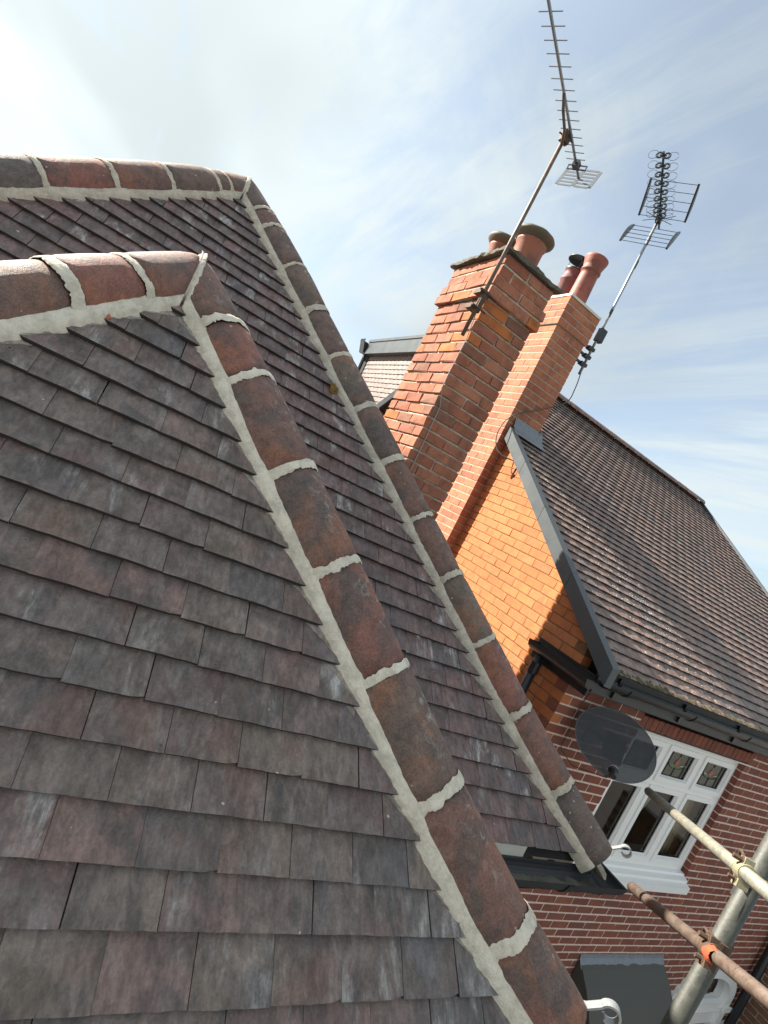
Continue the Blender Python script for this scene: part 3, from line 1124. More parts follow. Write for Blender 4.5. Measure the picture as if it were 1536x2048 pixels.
print('house tiles', lay_tiles('tile', house_slope, F2, tails2, clips1, (-2.7, 2.7), M_TILE_BACK, 300, seed=11, variants=6, skip=under_bay,
                               hidden=lambda p: behind_slope(p, 0.0, 0.0, 0.30)))
REAR = SL / 1.6                                            # the rear slope is steeper, so this roof comes to a point
for sgn in (1, -1):
    FX = frame(A2, (0, sgn, 0), (-sgn * SL, 0, SL), (sgn * SL, 0, SL))
    w0 = 0.075 / 0.8165
    cc = [(-1, SL, -w0), (1, REAR, 0), (0, 1, -0.12)] if sgn > 0 else [(1, SL, -w0), (-1, REAR, 0), (0, 1, -0.12)]
    so = put('roof_slope', mesh('roof_slope', [(0, 0, -0.05), (-sgn * 2.47, -3.49, -0.05), (sgn * 1.54, -3.49, -0.05)],
                                [(0, 1, 2) if sgn > 0 else (2, 1, 0)], M_DECK), house, FX)
    lay_tiles('tile', so, FX, [0.22 + 0.1 * i for i in range(33)], cc, (-2.7, 1.6) if sgn > 0 else (-1.6, 2.7), M_TILE_BACK, 0, seed=15 + sgn)
put('roof_slope', mesh('roof_slope', [A2 + V((0, 0, -0.03)), A2 + V((2.45, 1.53, -2.48)), A2 + V((-2.45, 1.53, -2.48))], [(0, 1, 2)], M_TILE_BACK), house)
hipC = hip_right(A2)
hipD = hip_left(A2)
hipC.bend = (3.4, 0.10, V((1, 0, 0)))
hipC.drop = hipD.drop = (0.066, 0.75)
make_hip(house, hipC, [0.335, 0.486, 0.803, 1.129, 1.467, 1.817, 2.163, 2.516, 2.866, 3.228, 3.601, 3.975], 4.30, 21, None, M_MORTAR_DARK)
make_hip(house, hipD, [0.29, 0.392, 0.751, 1.101, 1.465, 1.82, 2.17, 2.52, 2.87, 3.22, 3.57, 3.92], 4.30, 22, None, M_MORTAR_DARK)
smears(hipC, house, F2, tails2, 1, S1, 5, M_SMEAR)
collar(hipC, house, None, 0.04, 13.3, M_MORTAR_DARK, -112, 2)
collar(hipD, house, None, 0.04, 14.1, M_MORTAR_DARK, -112, 2)
scroll_iron(house, hipC, 4.26)
# mortar lump that seals the hip end down into the gutter
lump = jitter([hipC.at(4.30 + 0.05 * math.cos(a) * k, 0.09 * math.sin(a) * k - 0.03, -0.03 - 0.05 * (1 - k)) for k in (0.35, 0.7, 1.0) for a in [i * math.pi / 6 for i in range(12)]], 0.012, 20, 2.0)
fs = [(k * 12 + i, k * 12 + (i + 1) % 12, (k + 1) * 12 + (i + 1) % 12, (k + 1) * 12 + i) for k in range(2) for i in range(12)] + [tuple(range(11, -1, -1))]
put('mortar_joint', mesh('mortar_joint', lump, fs, M_MORTAR_DARK, True), house)
GZ = -1.425
g = G()
g.sweep([(1.30, -0.615, GZ), (2.655, -0.615, GZ), (2.655, 3.5, GZ)], gutter_profile(0.062))
g.build('gutter', M_BLACK_OLD, house, label='black half-round gutter holding grit, turning the corner under the hip')
for x in (1.75, 2.29):                                     # gutter union clips
    G().sweep([(x, -0.615, GZ), (x + 0.045, -0.615, GZ)], [(a * 1.09, b * 1.09) for a, b in gutter_profile(0.062)]).build('gutter_clip', M_BLACK, house)
grit = jitter([(x, -0.615 + y, GZ - 0.048 + 0.012 * noise.noise(V((x * 15, y * 30, 3)))) for x in [1.4 + 0.025 * i for i in range(50)] for y in (-0.04, -0.02, 0, 0.02, 0.04)], 0.006, 40, 5)
put('gutter_grit', mesh('gutter_grit', grit, [(i * 5 + j, i * 5 + j + 1, i * 5 + j + 6, i * 5 + j + 5) for i in range(49) for j in range(4)], M_SLAB, True), house)
G().box((1.36, -0.545, -1.64), (2.12, -0.525, -1.37)).box((2.52, -0.5, -1.60), (2.54, 3.4, -1.37)).build('fascia', M_CREAM, house)
G().prism([(2.22, -0.55, -1.47), (2.22, -0.22, -1.47), (2.22, -0.22, -1.80), (2.22, -0.30, -1.80)], (0.06, 0, 0)).build('eaves_bracket', M_CREAM, house)
G().box((-2.2, -0.20, -6.0), (2.05, 3.2, -1.45)).build('wall', M_BRICK_FRONT, house)
# clump of dry moss by the hip
mv = jitter([(0.03 * math.cos(a) * k, 0.035 * math.sin(a) * k, 0.012 * (1 - k * k)) for k in (0.2, 0.5, 0.8, 1.0) for a in [i * math.pi / 8 for i in range(16)]], 0.022, 60, 1.0)
put('moss_clump', mesh('moss_clump', mv, [(k * 16 + i, k * 16 + (i + 1) % 16, (k + 1) * 16 + (i + 1) % 16, (k + 1) * 16 + i) for k in range(3) for i in range(16)], M_MOSS_DRY), house,
    F2 @ Matrix.Translation((0.80, -1.20, 0.0)))

# ------------------------------------------------------------------ bricks
COURSE = 0.075


def brick_mesh(name, lx, ly, lz, mat, seed, rough=0.0016):
    """box with worn arrises; origin at its low corner"""
    q = random.Random(seed)
    c = 0.0035
    vs = []
    for z, i in ((0, 0), (c, 1), (lz - c, 1), (lz, 0)):
        k = c if i == 0 else 0.0
        for x, y in ((k, k), (lx - k, k), (lx - k, ly - k), (k, ly - k)):
            vs.append((x + q.uniform(-rough, rough), y + q.uniform(-rough, rough), z + q.uniform(-rough, rough) * 0.7))
    fs = [(3, 2, 1, 0), (12, 13, 14, 15)]
    for k in range(3):
        for i in range(4):
            j = (i + 1) % 4
            fs.append((k * 4 + i, k * 4 + j, k * 4 + 4 + j, k * 4 + 4 + i))
    return mesh(name, vs, fs, mat)


_BR = {}


def brick_proto(lx, ly, lz, mat, k, rough):
    key = (round(lx, 3), round(ly, 3), round(lz, 3), mat.name, k)
    if key not in _BR:
        _BR[key] = brick_mesh('brick', lx, ly, lz, mat, hash(key[:3]) % 9973 + k * 31, rough)
    return _BR[key]


def lay_bricks(parent, boxes, mat, limit, hidden=None, rough=0.0016, seen=None, min_area=20.0, slip=0.002, seed=1):
    """boxes: (lo, hi, visible outward faces) ; biggest in view become parts, the rest one joined part"""
    q = random.Random(seed)
    recs = []
    for lo, hi in boxes:
        (a, b, c), (d, e, f) = lo, hi
        ar = area_in_view([(a, b, c), (d, b, c), (d, b, f), (a, b, f)]) + area_in_view([(a, b, c), (a, e, c), (a, e, f), (a, b, f)])
        mid = V(((a + d) / 2, b, (c + f) / 2))
        mid2 = V((a, (b + e) / 2, (c + f) / 2))
        if ar and hidden and hidden(mid) and hidden(mid2):
            ar = 0.0
        if seen and not seen(lo, hi):
            ar = 0.0
        recs.append((ar, lo, hi))
    recs.sort(key=lambda r: -r[0])
    rest = G()
    n = 0
    for ar, lo, hi in recs:
        s = [hi[i] - lo[i] for i in range(3)]
        if min(s) < 0.015:
            continue
        me = brick_proto(s[0], s[1], s[2], mat, q.randrange(3), rough)
        J = Matrix.Translation(V(lo) + V((q.uniform(-slip, slip), q.uniform(-slip, slip), 0)))
        if ar > min_area and n < limit:
            n += 1
            put('brick', me, parent, J)
        else:
            rest.add([J @ v.co for v in me.vertices], [tuple(p.vertices) for p in me.polygons])
    if rest.v:
        rest.build('brickwork', mat, parent, kind='stuff')
    return n, len(recs)


def stack_boxes(x0, x1, y0, y1, z0, n, nx, ny, out=0.0, t=0.1, joint=0.0095):
    """brick boxes round a rectangular stack: courses alternate which sides run through at the corners"""
    bx = []
    x0, x1, y0, y1 = x0 - out, x1 + out, y0 - out, y1 + out
    for i in range(n):
        za, zb = z0 + i * COURSE + joint / 2, z0 + (i + 1) * COURSE - joint / 2
        j = joint / 2
        if i % 2 == 0:
            for k in range(ny):
                a, b = y0 + (y1 - y0) * k / ny, y0 + (y1 - y0) * (k + 1) / ny
                a2, b2 = a + (j if k else 0), b - (j if k < ny - 1 else 0)
                bx.append(((x0, a2, za), (x0 + t, b2, zb)))
                bx.append(((x1 - t, a2, za), (x1, b2, zb)))
            m = nx - 1
            for k in range(m):
                a, b = x0 + t + (x1 - x0 - 2 * t) * k / m, x0 + t + (x1 - x0 - 2 * t) * (k + 1) / m
                bx.append(((a + j, y0, za), (b - j, y0 + t, zb)))
                bx.append(((a + j, y1 - t, za), (b - j, y1, zb)))
        else:
            for k in range(nx):
                a, b = x0 + (x1 - x0) * k / nx, x0 + (x1 - x0) * (k + 1) / nx
                a2, b2 = a + (j if k else 0), b - (j if k < nx - 1 else 0)
                bx.append(((a2, y0, za), (b2, y0 + t, zb)))
                bx.append(((a2, y1 - t, za), (b2, y1, zb)))
            m = ny - 1
            for k in range(m):
                a, b = y0 + t + (y1 - y0 - 2 * t) * k / m, y0 + t + (y1 - y0 - 2 * t) * (k + 1) / m
                bx.append(((x0, a + j, za), (x0 + t, b - j, zb)))
                bx.append(((x1 - t, a + j, za), (x1, b - j, zb)))
    return bx


def rough_slab(name, x0, x1, y0, y1, z0, z1, mat, parent, amp, n=26, dome=0.0, seed=1.0):
    """thin weathered slab with an uneven edge"""
    per = []
    for k in range(4 * n):
        s, f = divmod(k, n)
        f /= n
        per.append([(x0 + (x1 - x0) * f, y0), (x1, y0 + (y1 - y0) * f), (x1 + (x0 - x1) * f, y1), (x0, y1 + (y0 - y1) * f)][s])
    cx, cy = (x0 + x1) / 2, (y0 + y1) / 2
    vs = []
    for ring, (k, z) in enumerate(((1.0, z0), (1.0, z1), (0.7, z1 + dome * 0.8), (0.3, z1 + dome))):
        for i, (x, y) in enumerate(per):
            e = amp * (noise.noise(V((x * 14, y * 14, seed))) + 0.6 * noise.noise(V((x * 45, y * 45, seed + 3)))) if ring < 2 else 0
            dz = amp * 0.9 * noise.noise(V((x * 22, y * 22, seed + 6 + ring))) * (1 if ring < 2 else 0.5)
            dx, dy = x - cx, y - cy
            l = math.hypot(dx, dy)
            vs.append((cx + dx * k + dx / l * e, cy + dy * k + dy / l * e, z + dz))
    m = len(per)
    fs = [(r * m + i, r * m + (i + 1) % m, (r + 1) * m + (i + 1) % m, (r + 1) * m + i) for r in range(3) for i in range(m)]
    fs.append(tuple(range(3 * m, 4 * m)))
    fs.append(tuple(range(m - 1, -1, -1)))
    return put(name, mesh(name, vs, fs, mat), parent)


# ------------------------------------------------------------------ the old chimney of the tiled house
BX0, BX1, BY0, BY1 = 1.556, 1.96, 1.055, 1.69
chim = put('chimney', mesh('chimney', *(lambda g: (g.v, g.f))(G().box((BX0 + 0.011, BY0 + 0.010, -1.0), (BX1 - 0.007, BY1 - 0.007, 1.12)).box((BX0 - 0.02, BY0 - 0.02, 1.1065), (BX1 + 0.02, BY1 + 0.02, 1.245))
           .box((BX0 - 0.004, BY0 - 0.004, 1.24), (BX1 + 0.004, BY1 + 0.004, 1.395))), M_JOINT_OLD), house)
chim['label'] = 'thick weathered chimney stack with corbelled top and mossy slab'
bxs = stack_boxes(BX0, BX1, BY0, BY1, 1.10 - 22 * COURSE, 22, 2, 3, joint=0.013)
bxs += stack_boxes(BX0, BX1, BY0, BY1, 1.10, 2, 2, 3, 0.028, joint=0.013)
bxs += stack_boxes(BX0, BX1, BY0, BY1, 1.25, 2, 2, 3, 0.010, joint=0.013)
# unseen flue added behind the stack to cast the shadow on the gable
shade_flue = put('shadow_flue', mesh('shadow_flue', *(lambda g: (g.v, g.f))(G().box((1.811, BY1 + 0.002, -1.0), (2.089, 2.129, 1.28))), M_JOINT_OLD), house)
lay_bricks(shade_flue, [b for b in stack_boxes(1.80, 2.10, BY1 - 0.1, 2.14, 1.275 - 24 * COURSE, 24, 2, 3, joint=0.013) if b[0][1] > BY1 + 0.001], M_BRICK_OLD, 0, rough=0.003, seed=14)
rough_slab('capping_slab', 1.78, 2.12, BY1 + 0.003, 2.16, 1.282, 1.31, M_SLAB, shade_flue, 0.012, dome=0.04, seed=7.2)
near = lambda lo, hi: lo[0] < BX0 + 0.01 or lo[1] < BY0 + 0.01
print('chimney bricks', lay_bricks(chim, bxs, M_BRICK_OLD, 290, hidden=lambda p: behind_slope(p, 0.8, 0.075, 1.2), rough=0.0034, seen=near, slip=0.0028, seed=4))
rough_slab('capping_slab', BX0 - 0.045, BX1 + 0.045, BY0 - 0.045, BY1 + 0.045, 1.402, 1.424, M_SLAB, chim, 0.018, dome=0.05, seed=2.2)


def pot_mesh(name, x, y, z0, prof, mat, parent, seg=32):
    return G().lathe(prof, (x, y, z0), seg).build(name, mat, parent, smooth=True)


for (x, y, r, dz, nm) in ((1.765, 1.235, 0.100, 0.0, 'wide'), (1.725, 1.53, 0.086, 0.0, 'narrow')):
    body = pot_mesh('chimney_pot', x, y, 1.43, [(r * 0.98, 0), (r, 0.05), (r * 0.99, 0.19), (r * 1.08, 0.20), (r * 1.08, 0.215), (r * 0.95, 0.22)], M_POT, chim)
    rim = G().lathe([(r * 0.9, 0.205), (r * 1.2, 0.225), (r * 1.40, 0.244), (r * 1.45, 0.258), (r * 1.38, 0.270), (r * 1.1, 0.272), (r * 0.84, 0.255), (r * 0.8, 0.12)], (x, y, 1.43), 36)
    put('chimney_pot_rim', mesh('chimney_pot_rim', jitter(rim.v, 0.004, 22, x), rim.f, M_POT_RIM, True), chim)

# ================================================================== the neighbour's brick house
GX, WY = 3.2, 0.5                          # gable plane, front wall plane
RP = rad(34)
EAVE_Y, EAVE_Z = 0.22, -0.655
RIDGE_Y = 4.05
roof_z = lambda y: EAVE_Z + (y - EAVE_Y) * math.tan(RP)
nb = thing('brick_house', "neighbouring brick house with orange sunlit gable, long brown tiled roof and white window", 'house', (5.8, 3, -6.0))

# --- gable wall
ZB = -3.95
gable = put('gable_wall', mesh('gable_wall', *(lambda g: (g.v, g.f))(G().prism([(GX + 0.003, WY + 0.006, -6.0), (GX + 0.003, 7.6, -6.0), (GX + 0.003, 7.6, -0.78), (GX + 0.003, RIDGE_Y, roof_z(RIDGE_Y) - 0.12), (GX + 0.003, WY + 0.006, roof_z(WY) - 0.12)], (0.09, 0, 0))), M_JOINT_GABLE), nb)
P_ = 0.212
gb, cuts = [], []
z_first = -0.90 - 30 * COURSE
for i in range(0, 70):
    za, zb = z_first + i * COURSE + 0.004, z_first + (i + 1) * COURSE - 0.004
    if zb < -2.1 or za > 1.2:
        continue
    y = WY if i % 2 == 0 else WY + 0.1045
    k = 0
    while y < 3.3:
        y2 = y + P_ - 0.008
        if k == 0 and i % 2:
            y2 = y + P_ - 0.008
        lim = lambda yy: roof_z(yy) - 0.13
        if za < lim(y2) - 0.02:
            if zb < lim(y):
                gb.append(((GX, y, za), (GX + 0.095, y2, zb)))
            else:
                cuts.append((y, y2, za, zb))
        y += P_
        k += 1
hid2 = lambda p: behind_slope(p, 0.8, 0.075, 1.2)
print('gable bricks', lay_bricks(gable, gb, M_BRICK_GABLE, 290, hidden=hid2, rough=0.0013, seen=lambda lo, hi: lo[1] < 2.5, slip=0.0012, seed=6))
for (y, y2, za, zb) in cuts:                 # bricks cut to the rake of the roof
    poly = [(y, za), (y2, za), (y2, zb), (y, zb)]
    poly = clip_poly(poly, -math.tan(RP), 1, EAVE_Z - EAVE_Y * math.tan(RP) - 0.13)
    if len(poly) > 2 and poly_area(poly) > 0.0006:
        G().prism([(GX, a, b) for a, b in poly][::-1], (0.09, 0, 0)).build('brick', M_BRICK_GABLE, gable)

# --- front wall with its openings
WINX0, WINX1, WINZ0, WINZ1 = 4.15, 5.85, -2.225, -1.055
AX0, AX1, ASPR, ATOP = 6.72, 8.02, -3.66, -3.27      # arched light beside the porch
FX1 = 8.5


def holes(za, zb):
    h = []
    if zb > WINZ0 - 0.14 and za < WINZ1 + 0.11:
        if za < WINZ0:
            h.append((4.02, 5.87))
        elif za > WINZ1 - 0.03:
            h.append((WINX0 - 0.02, WINX1 + 0.02))
        else:
            h.append((WINX0, WINX1))
    if za < ATOP:
        cx, rx = (AX0 + AX1) / 2, (AX1 - AX0) / 2
        k = 1.0 if za < ASPR else math.sqrt(max(0.0, 1 - ((za - ASPR) / (ATOP - ASPR + 0.02)) ** 2))
        if k > 0.05:
            h.append((cx - rx * k, cx + rx * k))
    return h


fb = []
core = G()
for i in range(0, 41):
    za, zb = -0.90 - (i + 1) * COURSE + 0.0065, -0.90 - i * COURSE - 0.0065
    runs = [(GX if i % 2 == 0 else GX + 0.1045, FX1)]
    cruns = [(GX + 0.1, FX1)]
    for h0, h1 in holes(za, zb):
        for rr in (runs, cruns):
            new = []
            for a, b in rr:
                if h1 <= a or h0 >= b:
                    new.append((a, b))
                else:
                    if h0 - a > 0.02:
                        new.append((a, h0))
                    if b - h1 > 0.02:
                        new.append((h1, b))
            rr[:] = new
    for a, b in cruns:
        core.box((a + (0.006 if a > GX + 0.11 else -0.09), WY + 0.0025, -0.90 - (i + 1) * COURSE), (b - (0.006 if b < FX1 else 0), WY + 0.1, -0.90 - i * COURSE))
    x = runs[0][0]
    base = GX if i % 2 == 0 else GX + 0.1045
    for a, b in runs:
        k = math.floor((a - base) / P_ + 1e-6)
        xs = a
        while xs < b - 0.012:
            nx_ = base + (math.floor((xs - base) / P_ + 1e-6) + 1) * P_
            e = min(nx_ - 0.012, b)
            if e - xs > 0.02:
                fb.append(((xs, WY, za), (e, WY + 0.095, zb)))
            xs = nx_
front = core.build('front_wall', M_JOINT_FRONT, nb)
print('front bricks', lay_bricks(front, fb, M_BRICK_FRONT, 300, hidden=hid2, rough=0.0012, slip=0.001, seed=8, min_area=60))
# soldier course over the window
x = WINX0 - 0.02
while x < WINX1 + 0.01:
    put('brick', brick_proto(0.065, 0.095, 0.10, M_BRICK_FRONT, R.randrange(3), 0.0012), front, Matrix.Translation((x, WY - 0.001, -1.03)))
    x += 0.0748
G().box((WINX0 - 0.03, WY - 0.004, -1.052), (WINX1 + 0.10, WY + 0.07, -1.040)).build('lintel_edge', M_CREAM, front)

# --- return wall beyond the downpipe
ret = G().box((8.256, -1.6, -6.0), (8.40, WY - 0.01, -2.72)).build('return_wall', M_JOINT_OLD, nb)
rb = []
for i in range(42):
    za, zb = -2.72 - (i + 1) * COURSE + 0.005, -2.72 - i * COURSE - 0.005
    if za < -5.0:
        break
    y = -1.6 + (i % 2) * 0.106
    while y < WY - 0.12:
        rb.append(((8.25, y, za), (8.35, y + P_ - 0.009, zb)))
        y += P_
M_BRICK_BROWN = mat_brick('brown_brick', [(0.0, (0.16, 0.085, 0.05)), (1.0, (0.20, 0.10, 0.06))], (0.09, 0.05, 0.035), 0.5, 0.1)
lay_bricks(ret, rb, M_BRICK_BROWN, 60, rough=0.0014, seed=9)

# --- roof of the neighbour
UPX = V((0, math.cos(RP), math.sin(RP)))
NRM = V((0, -math.sin(RP), math.cos(RP)))
F3 = frame((GX - 0.06, EAVE_Y, EAVE_Z), (1, 0, 0), UPX, NRM)
SLEN = (RIDGE_Y - EAVE_Y) / math.cos(RP)
RW = 8.5 - GX + 0.06
nroof = put('roof', mesh('roof', *(lambda g: (g.v, g.f))(G().prism([(GX + 0.11, EAVE_Y + 0.1, EAVE_Z - 0.02), (GX + 0.11, RIDGE_Y, roof_z(RIDGE_Y) - 0.085), (GX + 0.11, 7.9, EAVE_Z - 0.02)], (RW - 0.19, 0, 0)).prism([(GX - 0.03, EAVE_Y + 0.06, roof_z(EAVE_Y + 0.06) - 0.06), (GX - 0.03, RIDGE_Y, roof_z(RIDGE_Y) - 0.06), (GX - 0.03, RIDGE_Y, roof_z(RIDGE_Y) - 0.08), (GX - 0.03, EAVE_Y + 0.06, roof_z(EAVE_Y + 0.06) - 0.08)], (0.14, 0, 0))), M_DECK), nb)
CHX0, CHX1, CHY0, CHY1 = 3.09, 3.505, 2.445, 3.07
in_stack = lambda x, y: (GX - 0.06 + x < CHX1 + 0.02) and (CHY0 - 0.05 < EAVE_Y + y * math.cos(RP) < CHY1)
print('next roof tiles', lay_tiles('tile', nroof, F3, [-0.1 * i for i in range(0, 46)], [(-1, 0, -0.01), (1, 0, RW - 0.02), (0, 1, SLEN + 0.02)], (0, RW), M_TILE_NEXT, 300, seed=31, variants=6, skip=in_stack, hidden=hid2))
F3b = frame((GX - 0.06, 2 * RIDGE_Y - EAVE_Y, EAVE_Z), (-1, 0, 0), (0, -math.cos(RP), math.sin(RP)), (0, math.sin(RP), math.cos(RP)))
lay_tiles('tile', nroof, F3b, [-0.1 * i for i in range(0, 46)], [(-1, 0, RW - 0.02), (1, 0, -0.01), (0, 1, SLEN + 0.02)], (-RW, 0), M_TILE_NEXT, 0, seed=33)
# ridge tiles
rz = roof_z(RIDGE_Y)
x = GX - 0.06
i = 0
while x < 8.42:
    q = random.Random(i)
    r = 0.118 + q.uniform(-0.002, 0.002)
    prof = [(r * math.cos(a), 0.75 * r * math.sin(a)) for a in [math.pi * (0.03 + 0.94 * k / 12) for k in range(13)]]
    prof += [((r - 0.016) * math.cos(a), 0.75 * (r - 0.016) * math.sin(a)) for a in [math.pi * (0.97 - 0.94 * k / 12) for k in range(13)]]
    G().sweep([(x, RIDGE_Y, rz - 0.035), (min(x + 0.292, 8.48), RIDGE_Y, rz - 0.035)], prof).build('ridge_tile', M_TILE_NEXT, nroof)
    x += 0.30
    i += 1
# grey verge trim down the gable edge, in lengths
vz = lambda y: -0.632 + (y - 0.20) * math.tan(rad(33.6))
ys = [0.20, 0.86, 1.45, 1.95, 2.40]
for a, b in zip(ys[:-1], ys[1:]):
    g = G()
    b2 = b - 0.004
    poly = lambda y: [(3.115, y, vz(y) - 0.13), (3.115, y, vz(y)), (3.185, y, vz(y) + 0.006), (3.185, y, vz(y) - 0.13)]
    pa, pb = poly(a), poly(b2)
    g.add(pa + pb, [(3, 2, 1, 0), (4, 5, 6, 7)] + [(k, (k + 1) % 4, 4 + (k + 1) % 4, 4 + k) for k in range(4)])
    g.build('verge_trim', M_GREY_TRIM, nroof)
G().prism([(8.49, EAVE_Y, EAVE_Z - 0.13), (8.49, EAVE_Y, EAVE_Z + 0.03), (8.49, RIDGE_Y, rz + 0.03), (8.49, RIDGE_Y, rz - 0.13)], (0.05, 0, 0)).build('verge_trim', M_GREY_TRIM, nroof)
G().prism([(3.115, 8.1, -0.82), (3.115, 8.1, -0.68), (3.115, RIDGE_Y, rz + 0.03), (3.115, RIDGE_Y, rz - 0.11)], (0.07, 0, 0)).build('verge_trim', M_BLACK, nroof)
# lichen crusts scattered down the near part of the slope, moss along its eaves
def flakes(n, pos, lo, hi, seed, lift=0.0016):
    q = random.Random(seed)
    g = G()
    for _ in range(n):
        x, y = pos(q)
        tail = math.floor(y / 0.1) * 0.1
        z = -TILT * (y - tail) + lift
        r = q.uniform(lo, hi) * (1.6 if q.random() < 0.08 else 1)
        k = q.randrange(5, 8)
        a0 = q.uniform(0, 6.28)
        ring_ = []
        for i in range(k):
            rr = r * q.uniform(0.55, 1.15)
            a = a0 + 2 * math.pi * i / k
            ring_.append((x + rr * math.cos(a), y + rr * math.sin(a) * 1.3, z - TILT * rr * math.sin(a) * 1.3))
        g.add([(x, y, z + 0.0015)] + ring_, [(0, i + 1, (i + 1) % k + 1) for i in range(k)])
    return g


def band(q):
    y = q.uniform(0.02, 2.5)
    return max(0.05, 0.30 + (2.5 - y) * 0.42 + q.gauss(0, 0.24)), y


flakes(850, band, 0.003, 0.0085, 3).build('lichen', M_LICHEN, nroof, mat4=F3, kind='stuff')
flakes(260, lambda q: (q.uniform(0.03, 2.6) ** 1.2, abs(q.gauss(0, 0.02)) + 0.003), 0.006, 0.016, 5, 0.004).build('moss', M_MOSS, nroof, mat4=F3, kind='stuff')
# --- fascia, soffit and gutter along the eaves
G().box((GX + 0.02, 0.34, -0.86), (8.46, 0.362, -0.68)).build('fascia', plain('dark_fascia', (0.045, 0.047, 0.048), 0.5), nb)
G().box((GX + 0.02, 0.362, -0.872), (8.46, WY + 0.02, -0.855)).build('soffit', plain('dark_soffit', (0.06, 0.058, 0.05), 0.7), nb)
G().sweep([(3.20, 0.275, -0.735), (8.46, 0.275, -0.735)], gutter_profile(0.055)).build('gutter', M_BLACK, nb)
for x in (3.42, 4.24, 5.06, 5.88, 6.7, 7.5):
    G().sweep([(x, 0.275, -0.735), (x + 0.035, 0.275, -0.735)], [(a * 1.1, b * 1.12) for a, b in gutter_profile(0.055)]).box((x, 0.32, -0.85), (x + 0.035, 0.342, -0.70)).build('gutter_bracket', M_BLACK, nb)
# short gutter return on the gable, with its downpipe
g = G()
g.sweep([(3.125, 0.30, -0.775), (3.125, 0.88, -0.775)], [(a, b * 1.15) for a, b in gutter_profile(0.058)])
g.prism([(3.068, 0.88, -0.775), (3.182, 0.88, -0.775), (3.17, 0.88, -0.82), (3.125, 0.88, -0.842), (3.08, 0.88, -0.82)], (0, 0.006, 0))
g.prism([(3.068, 0.296, -0.775), (3.182, 0.296, -0.775), (3.17, 0.296, -0.82), (3.125, 0.296, -0.842), (3.08, 0.296, -0.82)], (0, 0.006, 0))
g.box((3.183, 0.34, -0.90), (3.197, 0.90, -0.74))
g.build('gutter_return', M_BLACK, nb)
G().tube([(3.135, 0.78, -0.80), (3.135, 0.78, -2.2)], 0.034, 14).build('downpipe', M_BLACK, nb, smooth=True)
G().tube([(3.135, 0.78, -0.90), (3.135, 0.78, -0.985)], 0.041, 14).build('pipe_collar', M_BLACK, nb)
G().tube([(8.10, 0.42, -0.9), (8.10, 0.42, -6.0)], 0.045, 14).build('downpipe', M_BLACK, nb, smooth=True)

# --- small stack on the gable
stack = put('chimney', mesh('chimney', *(lambda g: (g.v, g.f))(G().box((CHX0 + 0.003, CHY0 + 0.003, -2.0), (CHX1 - 0.003, CHY1 - 0.003, 1.94)).box((CHX0 - 0.015, CHY0 - 0.015, 1.929), (CHX1 + 0.015, CHY1 + 0.015, 2.215))), M_JOINT_STACK), nb)
stack['label'] = 'slim chimney stack with clean joints and pale cap, rising from the gable'
sb = stack_boxes(CHX0, CHX1, CHY0, CHY1, 1.925 - 46 * COURSE, 46, 2, 3, joint=0.010)
sb += stack_boxes(CHX0, CHX1, CHY0, CHY1, 1.925, 4, 2, 3, 0.018)
big_hides = lambda p: hid2(p)
print('stack bricks', lay_bricks(stack, sb, M_BRICK_STACK, 290, hidden=big_hides, rough=0.0012, seen=lambda lo, hi: (lo[0] < CHX0 + 0.01 or lo[1] < CHY0 + 0.01), slip=0.001, seed=12))
rough_slab('capping_slab', CHX0 - 0.022, CHX1 + 0.022, CHY0 - 0.022, CHY1 + 0.022, 2.226, 2.250, M_CAP, stack, 0.003, dome=0.035, seed=4.2)
r = 0.093
pot_mesh('chimney_pot', 3.315, 2.66, 2.25, [(r * 1.12, 0), (r * 1.1, 0.05), (r, 0.36), (r * 0.99, 0.40), (r * 1.12, 0.405), (r * 1.12, 0.425), (r * 1.02, 0.43), (r * 1.12, 0.47), (r * 1.32, 0.535), (r * 1.34, 0.555), (r * 1.26, 0.562), (r * 0.9, 0.55), (r * 0.8, 0.3)], M_POT_RED, stack)
r = 0.088
pot_mesh('chimney_pot', 3.315, 2.935, 2.25, [(r * 1.12, 0), (r * 1.1, 0.05), (r, 0.33), (r * 1.12, 0.34), (r * 1.12, 0.365), (r * 0.98, 0.37), (r * 1.0, 0.45), (r * 1.08, 0.455), (r * 1.08, 0.475), (r * 0.8, 0.47), (r * 0.78, 0.2)], M_POT_DARK, stack)
cowl = G().lathe([(0.0, 0.63), (r * 0.7, 0.625), (r * 1.35, 0.595), (r * 1.38, 0.585), (r * 1.3, 0.582), (0.0, 0.60)], (3.315, 2.935, 2.25), 28)
cowl.lathe([(r * 1.06, 0.455), (r * 1.10, 0.46), (r * 1.10, 0.475), (r * 1.04, 0.478)], (3.315, 2.935, 2.25), 28)
for a in (0.3, 2.4, 4.5):
    ca, sa = math.cos(a), math.sin(a)
    cowl.box((-0.010, -0.0015, 0), (0.010, 0.0015, 0.125), Matrix.Translation((3.315 + ca * r * 0.95, 2.935 + sa * r * 0.95, 2.25 + 0.47)) @ Matrix.Rotation(a + math.pi / 2, 4, 'Z'))
cowl.build('cowl', M_BLACK, stack, smooth=False)
